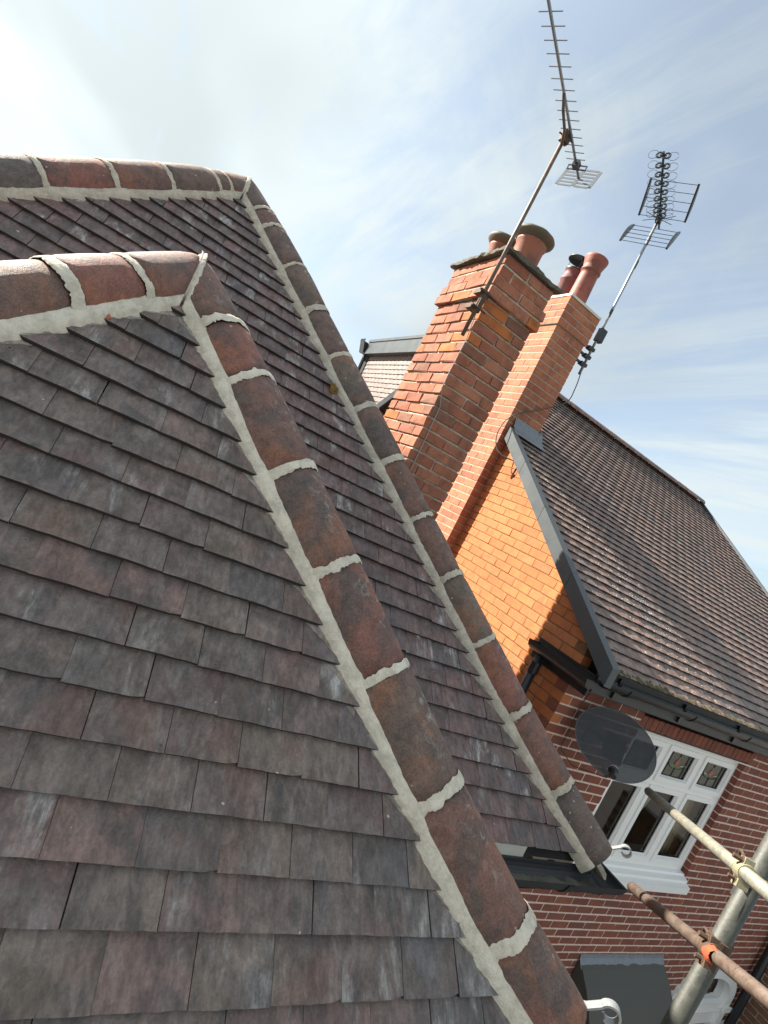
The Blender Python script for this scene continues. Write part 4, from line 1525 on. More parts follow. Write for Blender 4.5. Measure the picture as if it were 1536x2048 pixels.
# lead flashings where the stack meets the roof
G().prism([(CHX1 + 0.004, CHY0 - 0.02, roof_z(CHY0) - 0.02), (CHX1 + 0.004, CHY1, roof_z(CHY1) - 0.02), (CHX1 + 0.004, CHY1, roof_z(CHY1) + 0.13), (CHX1 + 0.004, CHY0 - 0.02, roof_z(CHY0) + 0.12)], (0.010, 0, 0)).build('lead_flashing', M_LEAD, nroof)
ap = G()
ap.add([(CHX0 + 0.07, CHY0 - 0.006, roof_z(CHY0) + 0.10), (CHX1 + 0.05, CHY0 - 0.006, roof_z(CHY0) + 0.10), (CHX1 + 0.06, CHY0 - 0.05, roof_z(CHY0) + 0.0), (CHX0 + 0.06, CHY0 - 0.05, roof_z(CHY0) + 0.0),
        (CHX1 + 0.08, CHY0 - 0.12, roof_z(CHY0 - 0.12) + 0.022), (CHX0 + 0.06, CHY0 - 0.12, roof_z(CHY0 - 0.12) + 0.022)], [(0, 3, 2, 1), (3, 5, 4, 2)])
ap.build('lead_flashing', M_LEAD, nroof)

# --- tile-hung dormer on the far slope
DX = 3.5
dorm = put('dormer', mesh('dormer', *(lambda g: (g.v, g.f))(G().prism([(DX + 0.012, 5.3, 0.4), (DX + 0.012, 8.6, -0.9), (DX + 0.012, 8.6, 1.95), (DX + 0.012, 4.3, 1.95)], (3.2, 0, 0))), M_DECK), nb)
F4 = frame((DX, 0, 0), (0, -1, 0), (0, 0, 1), (-1, 0, 0))
lay_tiles('tile', dorm, F4, [-1.79 + 0.088 * i for i in range(28)], [(1, 0, -4.6), (-1, 0, 8.18), (math.tan(RP), -1, -(roof_z(RIDGE_Y) + RIDGE_Y * math.tan(RP)) - 0.03 + 0.0)], (-8.2, -4.6), M_TILE_HUNG, 120, seed=41, hidden=hid2, max_part_area=30)
G().box((DX - 0.10, 4.9, 1.88), (DX + 0.02, 8.28, 2.12)).build('dormer_fascia', M_GREY_TRIM, dorm)
G().box((DX - 0.115, 4.9, 2.12), (DX + 3.0, 8.30, 2.17)).build('dormer_roof', M_GREY_TRIM, dorm)
hop = G().prism([(DX - 0.20, 8.30, 2.10), (DX + 0.05, 8.30, 2.10), (DX - 0.0, 8.30, 1.90), (DX - 0.13, 8.30, 1.90)], (0, 0.22, 0))
for k in range(6):
    hop.box((DX - 0.205, 8.29 + k * 0.045, 2.10), (DX - 0.195, 8.30 + k * 0.045, 2.15))
hop.build('rain_hopper', M_BLACK, dorm)
G().tube([(DX - 0.06, 8.34, 1.93), (DX - 0.06, 8.30, 1.80), (DX - 0.06, 8.16, 0.6)], 0.035, 10).build('downpipe', M_BLACK, dorm)

# --- white casement window with leaded top lights
FYW = WY + 0.055                     # face of the frame
win = G()
fw = 0.055
X3 = [WINX0, WINX0 + 0.56, WINX0 + 1.12, WINX1]
TRZ = -1.458
Z0, Z1 = WINZ0, WINZ1
g = G()
dy = 0.06
g.box((WINX0, FYW, Z1 - 0.045), (WINX1, FYW + dy, Z1))
g.box((WINX0, FYW, Z0), (WINX1, FYW + dy, Z0 + 0.05))
for x in (WINX0, WINX1 - 0.045):
    g.box((x, FYW, Z0 + 0.05), (x + 0.045, FYW + dy, Z1 - 0.045))
for x in X3[1:3]:
    g.box((x - 0.03, FYW, Z0 + 0.05), (x + 0.03, FYW + dy, Z1 - 0.045))
for k in range(3):
    a = X3[k] + (0.045 if k == 0 else 0.03)
    b = X3[k + 1] - (0.045 if k == 2 else 0.03)
    g.box((a, FYW, TRZ - 0.022), (b, FYW + dy, TRZ + 0.022))
window = g.build('window', M_WHITE, nb, label='white three-light window with leaded tulip panes along the top')
for k in range(3):
    a = X3[k] + (0.045 if k == 0 else 0.03)
    b = X3[k + 1] - (0.045 if k == 2 else 0.03)
    for (z0, z1, top) in ((TRZ + 0.022, Z1 - 0.045, True), (Z0 + 0.05, TRZ - 0.022, False)):
        s = 0.044
        c = G()
        y0, y1 = FYW - 0.012, FYW + 0.045
        for (lo, hi) in (((a, y0, z0), (b, y1, z0 + s)), ((a, y0, z1 - s), (b, y1, z1)), ((a, y0, z0 + s), (a + s, y1, z1 - s)), ((b - s, y0, z0 + s), (b, y1, z1 - s))):
            c.box(lo, hi)
        # sloped glazing bead
        i0 = [(a + s, y0 + 0.003, z0 + s), (b - s, y0 + 0.003, z0 + s), (b - s, y0 + 0.003, z1 - s), (a + s, y0 + 0.003, z1 - s)]
        i1 = [(a + s + 0.014, y0 + 0.024, z0 + s + 0.014), (b - s - 0.014, y0 + 0.024, z0 + s + 0.014), (b - s - 0.014, y0 + 0.024, z1 - s - 0.014), (a + s + 0.014, y0 + 0.024, z1 - s - 0.014)]
        c.add(i0 + i1, [(j, (j + 1) % 4, 4 + (j + 1) % 4, 4 + j) for j in range(4)])
        c.build('casement', M_WHITE, window)
        ga, gb_, gz0, gz1 = a + s + 0.01, b - s - 0.01, z0 + s + 0.01, z1 - s - 0.01
        gy = FYW + 0.022
        put('pane', mesh('pane', [(ga, gy, gz0), (gb_, gy, gz0), (gb_, gy, gz1), (ga, gy, gz1)], [(0, 1, 2, 3)], M_GLASS), window)
        G().box((ga - 0.004, gy + 0.002, gz0 - 0.004), (ga + 0.006, gy + 0.012, gz1 + 0.004)).box((gb_ - 0.006, gy + 0.002, gz0 - 0.004), (gb_ + 0.004, gy + 0.012, gz1 + 0.004)) \
            .box((ga + 0.006, gy + 0.002, gz0 - 0.004), (gb_ - 0.006, gy + 0.012, gz0 + 0.006)).box((ga + 0.006, gy + 0.002, gz1 - 0.006), (gb_ - 0.006, gy + 0.012, gz1 + 0.004)).build('glazing_gasket', M_DARK, window)
        if top:
            cx, w, h = (ga + gb_) / 2, gb_ - ga, gz1 - gz0
            put('obscured_pane', mesh('obscured_pane', [(ga + 0.006, gy + 0.008, gz0 + 0.006), (gb_ - 0.006, gy + 0.008, gz0 + 0.006), (gb_ - 0.006, gy + 0.008, gz1 - 0.006), (ga + 0.006, gy + 0.008, gz1 - 0.006)], [(0, 1, 2, 3)], M_GLASS_OBS), window)
            ly = gy - 0.003
            L = G()

            def came(p, q_, r_=0.0032):
                L.tube([(p[0], ly, p[1]), (q_[0], ly, q_[1])], r_, 5, up=(0.1, 1, 0.2))
            for fx in (0.17, 0.83):
                came((ga + w * fx, gz0), (ga + w * fx, gz1))
            came((ga, gz0 + h * 0.42), (ga + w * 0.2, gz0 + h * 0.5))
            came((gb_, gz0 + h * 0.42), (gb_ - w * 0.2, gz0 + h * 0.5))
            came((cx, gz0), (cx, gz0 + h * 0.40))
            came((cx, gz0 + h * 0.84), (cx, gz1))
            arc = [(cx + w * 0.30 * math.sin(t), gz0 + h * (0.54 - 0.20 * math.cos(t))) for t in [-math.pi / 2 + math.pi * j / 12 for j in range(13)]]
            for p, q_ in zip(arc[:-1], arc[1:]):
                came(p, q_, 0.003)
            L.build('leading', M_LEADCAME, window, kind='stuff')
            # tulip: red head on green leaves
            head = [(cx - w * 0.085, gz0 + h * 0.50), (cx, gz0 + h * 0.45), (cx + w * 0.085, gz0 + h * 0.50), (cx + w * 0.075, gz0 + h * 0.60), (cx + w * 0.02, gz0 + h * 0.74), (cx, gz0 + h * 0.86), (cx - w * 0.02, gz0 + h * 0.74), (cx - w * 0.075, gz0 + h * 0.60)]
            put('coloured_pane', mesh('coloured_pane', [(x, ly + 0.001, z) for x, z in head], [tuple(range(len(head)))], M_GLASS_RED), window)
            if k < 2:
                leaf = arc + [(cx + w * 0.1, gz0 + h * 0.50), (cx, gz0 + h * 0.44), (cx - w * 0.1, gz0 + h * 0.50)]
                put('coloured_pane', mesh('coloured_pane', [(x, ly + 0.0015, z) for x, z in leaf], [tuple(range(len(leaf)))], M_GLASS_GREEN), window)
            for sx in (-1, 1):
                if k < 2 and sx < 0:
                    continue
                pet = [(cx + sx * w * 0.10, gz0 + h * 0.50), (cx + sx * w * 0.30, gz0 + h * 0.56), (cx + sx * w * 0.42, gz0 + h * 0.50), (cx + sx * w * 0.30, gz0 + h * 0.47)]
                put('coloured_pane', mesh('coloured_pane', [(x, ly + 0.001, z) for x, z in pet], [(0, 1, 2, 3)], M_GLASS_PALE), window)
# room behind the glass: reveals, drapes imitating a reflection, and a floor
room = G()
room.box((WINX0 - 0.3, WY + 1.6, -3.2), (WINX1 + 0.4, WY + 1.65, -0.9)).box((WINX0 - 0.35, WY + 0.13, -3.2), (WINX0 - 0.3, WY + 1.6, -0.9)).box((WINX1 + 0.4, WY + 0.13, -3.2), (WINX1 + 0.45, WY + 1.6, -0.9))
room.box((WINX0 - 0.3, WY + 0.13, -0.95), (WINX1 + 0.4, WY + 1.6, -0.9)).box((WINX0 - 0.3, WY + 0.13, -3.2), (WINX1 + 0.4, WY + 1.6, -3.15))
room.build('room', M_ROOM, nb)
for (xa, top_in, low_in) in ((4.05, 4.78, 4.22), (4.86, 5.30, 5.02), (5.92, 5.30, 5.62)):   # added drapes, slanted to imitate a beige reflection in the panes
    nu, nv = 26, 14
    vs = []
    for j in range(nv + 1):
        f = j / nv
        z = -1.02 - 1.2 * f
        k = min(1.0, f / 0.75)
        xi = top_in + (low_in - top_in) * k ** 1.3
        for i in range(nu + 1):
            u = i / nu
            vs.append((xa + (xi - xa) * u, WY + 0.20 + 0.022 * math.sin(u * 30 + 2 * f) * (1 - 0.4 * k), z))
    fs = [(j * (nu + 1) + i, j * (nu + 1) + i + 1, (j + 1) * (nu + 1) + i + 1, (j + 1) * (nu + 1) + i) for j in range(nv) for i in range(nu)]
    put('reflection_drape', mesh('reflection_drape', vs, fs, M_REFLECTION, True), nb)
G().box((WINX0 - 0.2, WY + 0.13, -2.30), (WINX1 + 0.2, WY + 0.35, -2.24)).build('inner_sill', M_WHITE, nb)
# stone sill, moulded
sp = [(0, 0), (0, 0.075), (0.06, 0.10), (0.075, 0.125), (0.16, 0.145), (0.16, 0)]
g = G()
x0, x1 = 4.02, 5.87
pf = [(WY - 0.075, -2.365), (WY - 0.075, -2.300), (WY - 0.03, -2.285), (WY - 0.03, -2.262), (WY + 0.01, -2.248), (WY + 0.02, -2.232), (WY + 0.07, -2.225), (WY + 0.07, -2.365)]
g.prism([(x0, y, z) for y, z in pf], (x1 - x0, 0, 0))
g.build('window_sill', M_WHITE, window)

# --- porch canopy: a curved lead roof on the front wall
prof = [(0.494, -3.13), (0.43, -3.175), (0.34, -3.25), (0.25, -3.345), (0.18, -3.44), (0.12, -3.56), (0.07, -3.70), (0.03, -3.85), (0.0, -4.0)]
g = G()
nx = 13
vs = []
for i in range(nx):
    x = 4.95 + (6.21 - 4.95) * i / (nx - 1)
    for y, z in prof:
        vs.append((x, y, z))
k = len(prof)
fs = [(i * k + j, (i + 1) * k + j, (i + 1) * k + j + 1, i * k + j + 1) for i in range(nx - 1) for j in range(k - 1)]
b = len(vs)
vs += [(4.95, y, z) for y, z in prof] + [(4.95, 0.494, -4.0)] + [(6.21, y, z) for y, z in prof] + [(6.21, 0.494, -4.0)]
fs += [tuple(range(b, b + k + 1)), tuple(range(b + 2 * k + 1, b + k, -1))]
g.add(vs, fs)
g.build('porch_canopy', M_CANOPY, nb)
g = G()
n = 40
vs = []
for i in range(n + 1):
    x = 4.94 + 1.28 * i / n
    w = 0.006 * noise.noise(V((x * 9, 0, 0))) + 0.004 * noise.noise(V((x * 30, 3, 0)))
    vs += [(x, WY - 0.004, -3.085), (x, WY - 0.010 - abs(w), -3.12 + w), (x, 0.462, -3.152 + w), (x, 0.44, -3.176 + w * 0.6)]
fs = [(i * 4 + j, i * 4 + 4 + j, i * 4 + 5 + j, i * 4 + 1 + j) for i in range(n) for j in range(3)]
g.add(vs, fs)
g.build('lead_flashing', M_LEAD, nb)

# --- arched light beside the porch
cx, rx = (AX0 + AX1) / 2, (AX1 - AX0) / 2


def arch(r_, zr, n=20, base=ASPR):
    return [(cx + r_ * math.cos(math.pi * i / n), base + zr * math.sin(math.pi * i / n)) for i in range(n + 1)]


def ring(outer, inner, y0, y1):
    n = len(outer)
    vs = [(x, y0, z) for x, z in outer] + [(x, y0, z) for x, z in inner] + [(x, y1, z) for x, z in outer] + [(x, y1, z) for x, z in inner]
    fs = []
    for i in range(n - 1):
        fs += [(i, i + 1, n + i + 1, n + i), (2 * n + i + 1, 2 * n + i, 3 * n + i, 3 * n + i + 1), (n + i, n + i + 1, 3 * n + i + 1, 3 * n + i), (i + 1, i, 2 * n + i, 2 * n + i + 1)]
    return vs, fs


zr = ATOP - ASPR
g = G()
g.add(*ring(arch(rx + 0.01, zr + 0.01), arch(rx - 0.11, zr - 0.085), WY - 0.03, WY + 0.08))
for x in (AX0 - 0.01, AX1 - 0.11):
    g.box((x, WY - 0.03, -6.0), (x + 0.12, WY + 0.08, ASPR))
aw = g.build('arched_window', M_WHITE, nb, label='white arched fanlight and frame beside the porch canopy')
G().box((AX0 + 0.11, WY - 0.01, -3.78), (AX1 - 0.11, WY + 0.07, -3.70)).box((AX0 + 0.11, WY - 0.025, -3.80), (AX1 - 0.11, WY + 0.07, -3.785)).box((AX0 + 0.11, WY + 0.005, -3.98), (AX1 - 0.11, WY + 0.07, -3.80)).build('transom', M_WHITE, aw)
G().box((AX0 - 0.05, WY - 0.05, -3.80), (AX0 + 0.12, WY - 0.031, -3.74)).box((AX1 - 0.12, WY - 0.05, -3.80), (AX1 + 0.05, WY - 0.031, -3.74)).build('impost', M_WHITE, aw)
pa = arch(rx - 0.108, zr - 0.082)
put('pane', mesh('pane', [(x, WY + 0.04, max(z, ASPR - 0.04)) for x, z in [(cx + rx - 0.108, ASPR - 0.05)] + pa + [(cx - rx + 0.108, ASPR - 0.05)]], [tuple(range(len(pa) + 2))[::-1]], M_GLASS), aw)
put('pane', mesh('pane', [(AX0 + 0.11, WY + 0.05, -6.0), (AX1 - 0.11, WY + 0.05, -6.0), (AX1 - 0.11, WY + 0.05, -3.98), (AX0 + 0.11, WY + 0.05, -3.98)], [(0, 1, 2, 3)], M_GLASS), aw)
put('dark_hall', mesh('dark_hall', [(AX0, WY + 0.5, -6), (AX1, WY + 0.5, -6), (AX1, WY + 0.5, -3.2), (AX0, WY + 0.5, -3.2)], [(0, 1, 2, 3)], M_DARK), nb)

# ------------------------------------------------------------------ small things on the neighbour's wall
vb = G().prism([(6.79, WY - 0.10, -2.33), (6.79, WY - 0.10, -2.24), (6.79, WY - 0.05, -2.20), (6.79, WY + 0.0, -2.20), (6.79, WY + 0.0, -2.36), (6.79, WY - 0.06, -2.36)], (0.16, 0, 0)).build('wall_vent', M_WHITE)
tag(vb, 'small white plastic box fixed on the red brick wall beside the scaffold coupler', 'vent cover')

# ------------------------------------------------------------------ satellite dish
DC = V((3.56, 0.235, -1.113))
az, el = rad(-128), rad(32)
dn_ = V((math.cos(el) * math.cos(az), math.cos(el) * math.sin(az), math.sin(el)))
dh = V((0, 0, 1)).cross(dn_).normalized()
dv = dn_.cross(dh).normalized()
DM = frame(DC, dh, dv, dn_)
dish = thing('satellite_dish', 'oval smoked-mesh satellite dish on the front wall beside the white window', 'satellite dish', (3.62, WY, -1.25))
g = G()
nr, na = 7, 48
vs = []
for j in range(nr + 1):
    k = j / nr
    for i in range(na):
        a = 2 * math.pi * i / na
        vs.append((0.283 * k * math.cos(a), 0.226 * k * math.sin(a), -0.045 * (1 - k * k)))
fs = [(j * na + i, j * na + (i + 1) % na, (j + 1) * na + (i + 1) % na, (j + 1) * na + i) for j in range(nr) for i in range(na)]
g.add(vs, fs)
g.build('reflector', M_DISH, dish, smooth=True, mat4=DM)
g = G()
rim = [(0.284 * math.cos(2 * math.pi * i / 48), 0.227 * math.sin(2 * math.pi * i / 48), 0.0) for i in range(49)]
g.tube(rim, 0.0035, 6, up=(0, 0, 1))
g.build('rim', plain('dish_rim', (0.10, 0.11, 0.11), 0.35), dish, mat4=DM)
P = lambda x, y, z: DM @ V((x, y, z))
lnb = P(-0.03, -0.235, 0.17)
G().tube([P(0, -0.16, -0.09), P(0, -0.23, -0.01), P(-0.015, -0.245, 0.10), lnb], 0.009, 8).build('arm', M_BLACK, dish)
ld = (P(0, -0.02, -0.03) - lnb).normalized()
G().lathe([(0.0, -0.05), (0.018, -0.05), (0.022, -0.02), (0.022, 0.012), (0.030, 0.018), (0.030, 0.036), (0.0, 0.038)], lnb, 18, axis=ld).build('receiver', M_BLACK, dish, smooth=False)
G().lathe([(0.0315, 0.018), (0.0325, 0.028), (0.0315, 0.037), (0.027, 0.039)], lnb, 18, axis=ld).build('receiver_cap', M_IRON, dish, smooth=True)
bk = DM @ V((0.02, -0.02, -0.055))
bkt = G()
bkt.box((-0.05, -0.10, -0.075), (0.09, 0.08, -0.050), DM)
bkt.tube([bk, V((3.66, 0.40, -1.17)), V((3.66, 0.488, -1.17))], 0.016, 10)
bkt.box((3.60, 0.482, -1.27), (3.72, 0.497, -1.07))
bkt.build('wall_bracket', M_BLACK, dish)
tag(G().tube([lnb, lnb + V((-0.02, 0.03, -0.06)), V((3.50, 0.40, -1.42)), V((3.42, 0.487, -1.36)), V((3.40, 0.489, -1.0)), V((3.44, 0.488, -0.88))], 0.0035, 6).build('dish_cable', M_CABLE),
    'thin black cable running from the satellite dish up the brick corner', 'cable')

# ------------------------------------------------------------------ television aerials
BD = V((-0.827, -0.563, 0.0)).normalized()                # both point at the same mast
ED = V((0, 0, 1)).cross(BD).normalized()
MX, MY = 1.497, 1.008
ya = thing('yagi_aerial', 'long ladder-like television aerial on leaning brown pole above the thick chimney', 'tv aerial', (MX, MY, 0.80))
G().tube([(MX - 0.004, MY + 0.002, 0.80), (MX + 0.012, MY - 0.004, 2.17)], 0.0125, 12).build('mast', M_RUSTY, ya, smooth=True)
MT = V((1.512, 1.002, 2.14))
BO = MT + V((0.012, -0.03, 0.01))
G().tube([BO - BD * 0.37, BO + BD * 1.15], 0.0085, 8).build('boom', M_STEEL, ya, smooth=True)
t = -0.20
k = 0
while t < 1.15:
    ln = 0.063 + 0.0 * t
    c = BO + BD * t + V((0, 0, 0.004))
    G().tube([c - ED * ln, c + ED * ln], 0.0030, 6).build('director', M_STEEL, ya)
    t += 0.058 + 0.016 * min(1.0, max(0, t + 0.2) / 0.6)
    k += 1
sup = [BO + BD * 0.30, BO + BD * 0.22 + V((-0.0, 0.0, -0.035)), BO + BD * 0.10 + V((0, 0, -0.055)), MT + V((0, 0, -0.06))]
G().tube(sup, 0.009, 8).build('support_arm', M_RUSTY, ya)
G().box((-0.03, -0.018, -0.035), (0.03, 0.018, 0.03), Matrix.Translation(MT)).tube([MT + V((-0.05, 0.01, 0.0)), MT + V((0.05, -0.01, 0.0))], 0.005, 6).build('clamp', M_RUST, ya)
# slotted reflector plate and dipole box
pc = BO - BD * 0.36
PM = frame(pc, ED, (BD * -0.35 + V((0, 0, 1)) * 0.94), BD)
g = G()
for sx in (-1, 1):
    g.box((sx * 0.115 - 0.010, -0.085, -0.002), (sx * 0.115 + 0.010, 0.085, 0.002), PM)
g.box((-0.012, -0.085, -0.002), (0.012, 0.085, 0.002), PM)
for i in range(6):
    y = -0.085 + 0.17 * i / 5
    for a, b in ((-0.105, -0.012), (0.012, 0.105)):
        g.box((a, y - 0.008, -0.0018), (b, y + 0.008, 0.0018), PM)
g.build('reflector_plate', M_PLATE, ya)
dp = BO - BD * 0.27
DMx = frame(dp, ED, (0, 0, 1), BD)
G().box((-0.065, -0.014, -0.003), (0.065, -0.008, 0.003), DMx).box((-0.065, 0.014, -0.003), (0.065, 0.020, 0.003), DMx).box((-0.065, -0.008, -0.003), (-0.059, 0.014, 0.003), DMx).box((0.059, -0.008, -0.003), (0.065, 0.014, 0.003), DMx).build('dipole', M_DARK_ROD, ya)
G().box((-0.02, -0.018, -0.02), (0.02, 0.022, 0.03), frame(BO - BD * 0.25, ED, (0, 0, 1), BD)).build('junction_box', M_DARK_ROD, ya)
g = G()
cb = Matrix.Translation((MX + 0.01, MY + 0.02, 1.02))
g.box((-0.045, -0.03, 0.055), (0.03, 0.05, 0.085), cb).box((-0.055, -0.02, -0.05), (0.02, 0.045, -0.02), cb).box((-0.02, -0.035, -0.05), (0.012, 0.0, 0.085), cb)
for dz in (0.07, -0.035):
    g.tube([(MX - 0.05, MY - 0.02, 1.02 + dz), (MX + 0.06, MY - 0.015, 1.02 + dz)], 0.006, 6)
    g.tube([(MX - 0.03, MY - 0.03, 1.02 + dz), (MX - 0.03, MY + 0.07, 1.02 + dz)], 0.005, 6)
g.build('chimney_bracket', M_RUST, ya)
lash = [(BX0 - 0.006, BY0 - 0.006, 1.03), (BX1 + 0.006, BY0 - 0.006, 1.03)]
tag(G().tube([(MX + 0.02, MY + 0.02, 0.98), (1.545, 1.035, 0.8), (1.548, 1.048, 0.58), (1.549, 1.046, 0.47), (1.60, 1.047, 0.36), (1.61, 1.046, 0.1), (1.62, 1.047, -0.3)], 0.0032, 6).build('aerial_cable', M_CABLE_PALE),
    'pale cable hanging down the corner of the thick chimney', 'cable')

ra = thing('loop_aerial', 'black aerial with ring directors and two barred reflector wings on slim pole', 'tv aerial', (3.74, 2.6, 1.75))
T2 = V((3.745, 2.61, 0))
G().tube([T2 + V((-0.005, -0.01, 1.74)), T2 + V((0.04, 0.045, 3.53))], 0.0145, 12).build('mast', M_STEEL, ra, smooth=True)
for z in (2.42, 3.0, 3.28):
    G().tube([T2 + V((0.013 + (z - 2.42) * 0.028, 0.011 + (z - 2.42) * 0.03, z)), T2 + V((0.0155 + (z - 2.42) * 0.028, 0.0135 + (z - 2.42) * 0.03, z + 0.09))], 0.0158, 12).build('mast_tape', M_DARK_ROD, ra)
B2 = T2 + V((0.045, 0.035, 3.56))
G().tube([B2 - BD * 0.12, B2 + BD * 0.98 + V((0.03, -0.02, 0.0))], 0.011, 8).build('boom', M_DARK_ROD, ra)
bstep = [0.10, 0.17, 0.25, 0.35, 0.46, 0.575, 0.69, 0.81, 0.94]
for t in bstep:
    c = B2 + BD * t + V((0.03, -0.02, 0)) * t
    g = G()
    for sx in (-1, 1):
        for (rr, off, w) in ((0.027, 0.034, 0.0085), (0.045, 0.088, 0.0022)):
            loop = [c + ED * (sx * off + rr * math.cos(2 * math.pi * i / 14)) + V((0, 0, 1)) * rr * 0.9 * math.sin(2 * math.pi * i / 14) for i in range(15)]
            g.tube(loop, w if off < 0.05 else 0.002, 5)
    g.box((-0.03, -0.006, -0.004), (0.03, 0.006, 0.004), frame(c, ED, (0, 0, 1), BD))
    g.build('ring_director', M_DARK_ROD, ra)
G().box((-0.028, -0.03, -0.03), (0.028, 0.03, 0.03), frame(B2 + BD * 0.03, ED, (0, 0, 1), BD)).build('dipole_box', M_BLACK, ra)
g = G()
for sx in (-1, 1):
    for sz in (-1, 1):
        g.tube([B2 + BD * 0.03, B2 + BD * 0.04 + ED * sx * 0.05 + V((0, 0, sz * 0.012)), B2 + BD * 0.05 + ED * sx * 0.15 + V((0, 0, sz * 0.05))], 0.0035, 5)
g.build('dipole', M_DARK_ROD, ra)
for sgn in (1, -1):                                         # reflector wings, hinged at the boom and splayed
    g = G()
    wd = (BD * 0.55 + V((0, 0, sgn * 0.83))).normalized() if sgn > 0 else (BD * 0.5 + V((0, 0, -0.87))).normalized()
    for i in range(5):
        p = B2 - BD * 0.06 + wd * (0.05 + 0.082 * i) + V((0, 0, sgn * 0.02))
        G().tube([p - ED * 0.235, p + ED * 0.235], 0.0032, 5).build('wing_rod', M_DARK_ROD, ra)
    nrm = wd.cross(ED).normalized()
    for sx in (-1, 1):
        vs = []
        for i in range(9):
            k = i / 8
            p = B2 - BD * 0.06 + wd * (0.04 + 0.35 * k) + V((0, 0, sgn * 0.02)) + ED * sx * 0.24 + nrm * 0.02 * math.sin(math.pi * k)
            h = 0.008 + 0.022 * math.sin(math.pi * k)
            vs += [p - nrm * h - ED * 0.009, p + nrm * h - ED * 0.009, p + nrm * h + ED * 0.009, p - nrm * h + ED * 0.009]
        fs = [(i * 4 + j, i * 4 + (j + 1) % 4, i * 4 + 4 + (j + 1) % 4, i * 4 + 4 + j) for i in range(8) for j in range(4)] + [(0, 1, 2, 3), (35, 34, 33, 32)]
        G().add(vs, fs).build('wing_end', M_BLACK, ra)
G().tube([B2 + V((0, 0, 0.02)), B2 + V((-0.01, 0.0, -0.2)), T2 + V((0.03, 0.03, 3.25))], 0.008, 8).build('tilt_arm', M_STEEL, ra)
for z, l in ((2.02, 0.23), (1.93, 0.20), (1.84, 0.25)):
    G().box((CHX1 + 0.0, 2.60, z), (CHX1 + l + 0.03, 2.625, z + 0.022)).box((CHX1 + 0.18, 2.585, z - 0.006), (CHX1 + 0.27, 2.64, z + 0.028)).build('wall_bracket', M_BLACK, ra)
G().box((3.72, 2.57, 2.13), (3.80, 2.63, 2.27)).build('amplifier_box', M_BLACK, ra)
cab = [T2 + V((0, -0.02, 1.76)), V((3.70, 2.50, 1.55)), V((3.60, 2.40, 1.35)), V((3.40, 2.405, 1.17)), V((3.15, 2.41, 0.99)), V((3.07, 2.42, 0.90)), V((3.03, 2.42, 0.80)), V((3.02, 2.40, 0.68)), V((3.04, 2.34, 0.57)), V((3.08, 2.26, 0.52)), V((3.14, 2.18, 0.515)), V((3.19, 2.12, 0.50)), V((3.194, 2.13, 0.36)), V((3.194, 2.10, 0.40))]


def smooth_path(pts, n=5):
    out = []
    pts = [V(p) for p in pts]
    for i in range(len(pts) - 1):
        p0, p1, p2, p3 = pts[max(i - 1, 0)], pts[i], pts[i + 1], pts[min(i + 2, len(pts) - 1)]
        for k in range(n):
            t = k / n
            out.append(0.5 * ((2 * p1) + (p2 - p0) * t + (2 * p0 - 5 * p1 + 4 * p2 - p3) * t * t + (3 * p1 - p0 - 3 * p2 + p3) * t ** 3))
    return out + [pts[-1]]


tag(G().tube(smooth_path(cab), 0.0055, 7).build('aerial_cable', M_CABLE), 'dark cable looping from the ring aerial past the slim chimney onto the gable', 'cable')

# ------------------------------------------------------------------ scaffold
pole = thing('scaffold_pole', 'thick grey-green upright scaffold pole at the lower right', 'scaffold pole', (2.52, -1.12, -6.0))
G().tube([(2.535, -1.125, -6.0), (2.535, -1.125, 0.3)], 0.035, 28).build('pole', M_GALV, pole, smooth=True)


def ray_at(px, py, d):
    return CAM_POS + (CAM_RIGHT * ((px - 768) / FPX) + CAM_DOWN * ((py - 1024) / FPX) + CAM_FWD) * d


def scaffold_tube(name, a, b, mat, label, r=0.0242):
    a, b = V(a), V(b)
    d = (b - a).normalized()
    o = thing(name, label, 'scaffold tube', tuple(a))
    L = (b - a).length
    G().lathe([(r - 0.004, 0.05), (r - 0.004, 0.0), (r, 0.0), (r, L), (r - 0.004, L)], a, 24, axis=d).build('tube', mat, o, smooth=False)
    for p in o.children:
        pl = p.data.polygons
        pl.foreach_set('use_smooth', [True] * len(pl))
    return o


E1, C1 = ray_at(1297, 1583, 3.35), ray_at(1492, 1748, 1.93)
d1 = (C1 - E1).normalized()
scaffold_tube('scaffold_tube', E1, C1 + d1 * 0.6, M_GALV_DIRTY, 'pale splashed scaffold tube in front of the white window')
E2, C2 = ray_at(1264, 1774, 2.72), ray_at(1420, 1903, 1.96)
d2 = (C2 - E2).normalized()
t2 = scaffold_tube('scaffold_tube', E2, C2 + d2 * 1.2, M_RUSTY, 'rusty brown scaffold tube crossing below the pale one')
# stamped letter on the rusty tube
sc_ = ray_at(1289, 1800, 2.53)


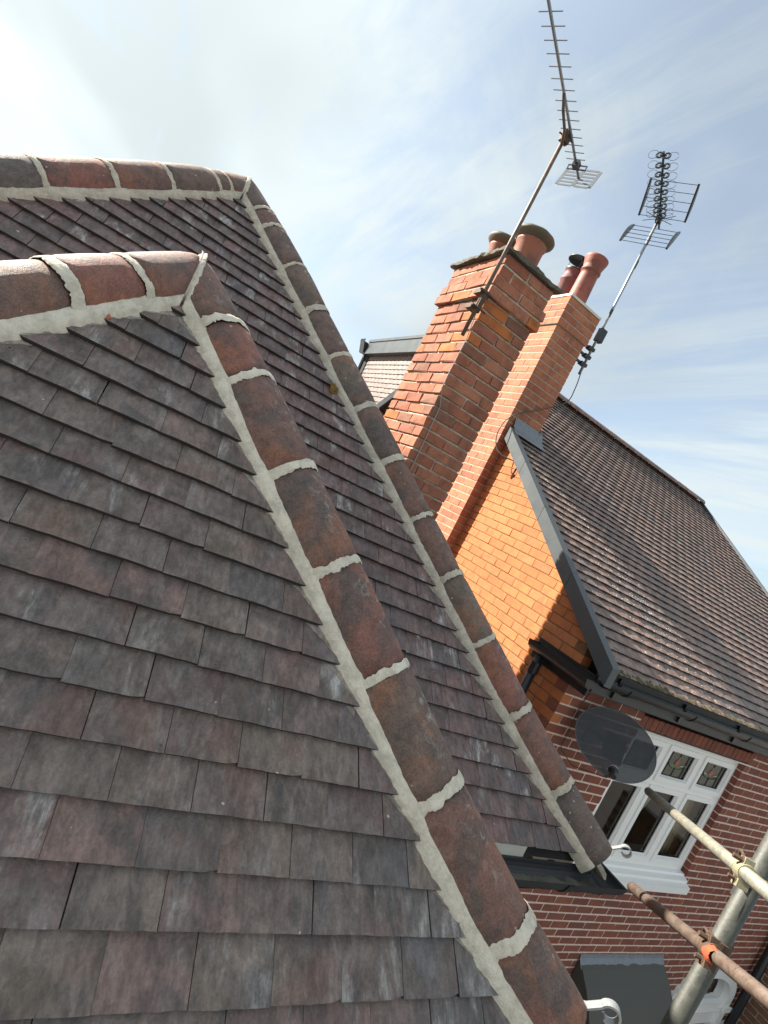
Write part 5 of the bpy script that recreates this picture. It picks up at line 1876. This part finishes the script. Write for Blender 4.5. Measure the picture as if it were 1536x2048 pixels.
def coupler(c, d, label, mat, paint, up):
    o = thing('scaffold_coupler', label, 'coupler', tuple(c))
    side = d.cross(V((0, 0, 1))).normalized()
    if side.dot(CAM_POS - c) < 0:
        side = -side
    M4 = frame(c, d, side.cross(d), side)
    g = G()
    g.lathe([(0.0245, -0.028), (0.031, -0.028), (0.033, -0.02), (0.033, 0.02), (0.031, 0.028), (0.0245, 0.028)], c, 22, axis=d)
    g.build('band', mat, o)
    g = G()
    g.box((-0.022, 0.022, -0.012), (0.022, 0.05, 0.02), M4)
    g.box((-0.026, -0.055, -0.02), (0.026, -0.022, 0.018), M4)
    g.build('flap', mat, o)
    g = G()
    bc = M4 @ V((0.0, 0.034, 0.022))
    g.lathe([(0.0, 0.03), (0.010, 0.03), (0.010, 0.0), (0.017, 0.0), (0.017, -0.014), (0.0, -0.014)], bc, 6, axis=side)
    bc2 = M4 @ V((0.0, -0.036, 0.02))
    g.lathe([(0.0, 0.022), (0.008, 0.022), (0.008, 0.0), (0.015, 0.0), (0.015, -0.012), (0.0, -0.012)], bc2, 6, axis=side)
    g.build('bolt', M_RUST, o)
    g = G()
    hook = [M4 @ V((-0.03 + 0.024 * math.cos(a), 0.04 + 0.018 * math.sin(a), 0.012 + 0.01 * math.sin(a))) for a in [i * math.pi / 5 for i in range(8)]]
    g.tube(hook, 0.0055, 7)
    g.build('hinge_pin', M_RUST, o)
    if paint:
        q = G()
        vs, fs = [], []
        na, nt = 12, 6
        for j in range(nt + 1):
            for i in range(na + 1):
                a = rad(-70 + 140 * i / na)
                e = 0.006 * noise.noise(V((i * 0.9, j * 1.3, 2))) + 0.004 * noise.noise(V((i * 2.9, j * 3.3, 5)))
                rr = 0.0342
                vs.append(M4 @ V((0.012 + 0.055 * j / nt + e, -rr * math.sin(a) * (0.7 + 0.3 * math.sin(math.pi * j / nt)) - 0.004, rr * math.cos(a) + 0.0005)))
        for j in range(nt):
            for i in range(na):
                a = j * (na + 1) + i
                fs.append((a, a + 1, a + na + 2, a + na + 1))
        q.add(vs, fs)
        q.build('spray_paint', paint, o)
    # the half that clasps the upright
    cc = V((2.535, -1.125, c.z + up))
    G().lathe([(0.0355, -0.026), (0.043, -0.026), (0.044, 0.0), (0.043, 0.026), (0.0355, 0.026)], cc, 26).build('upright_band', mat, o)
    return o


coupler(ray_at(1489, 1745, 1.95), d1, 'cream painted coupler gripping the pale scaffold tube', M_YELLOW_PAINT, None, -0.03)
coupler(ray_at(1420, 1903, 1.96), d2, 'rusty coupler splashed with orange paint on the rusty tube', M_RUST, M_ORANGE_PAINT, 0.0)
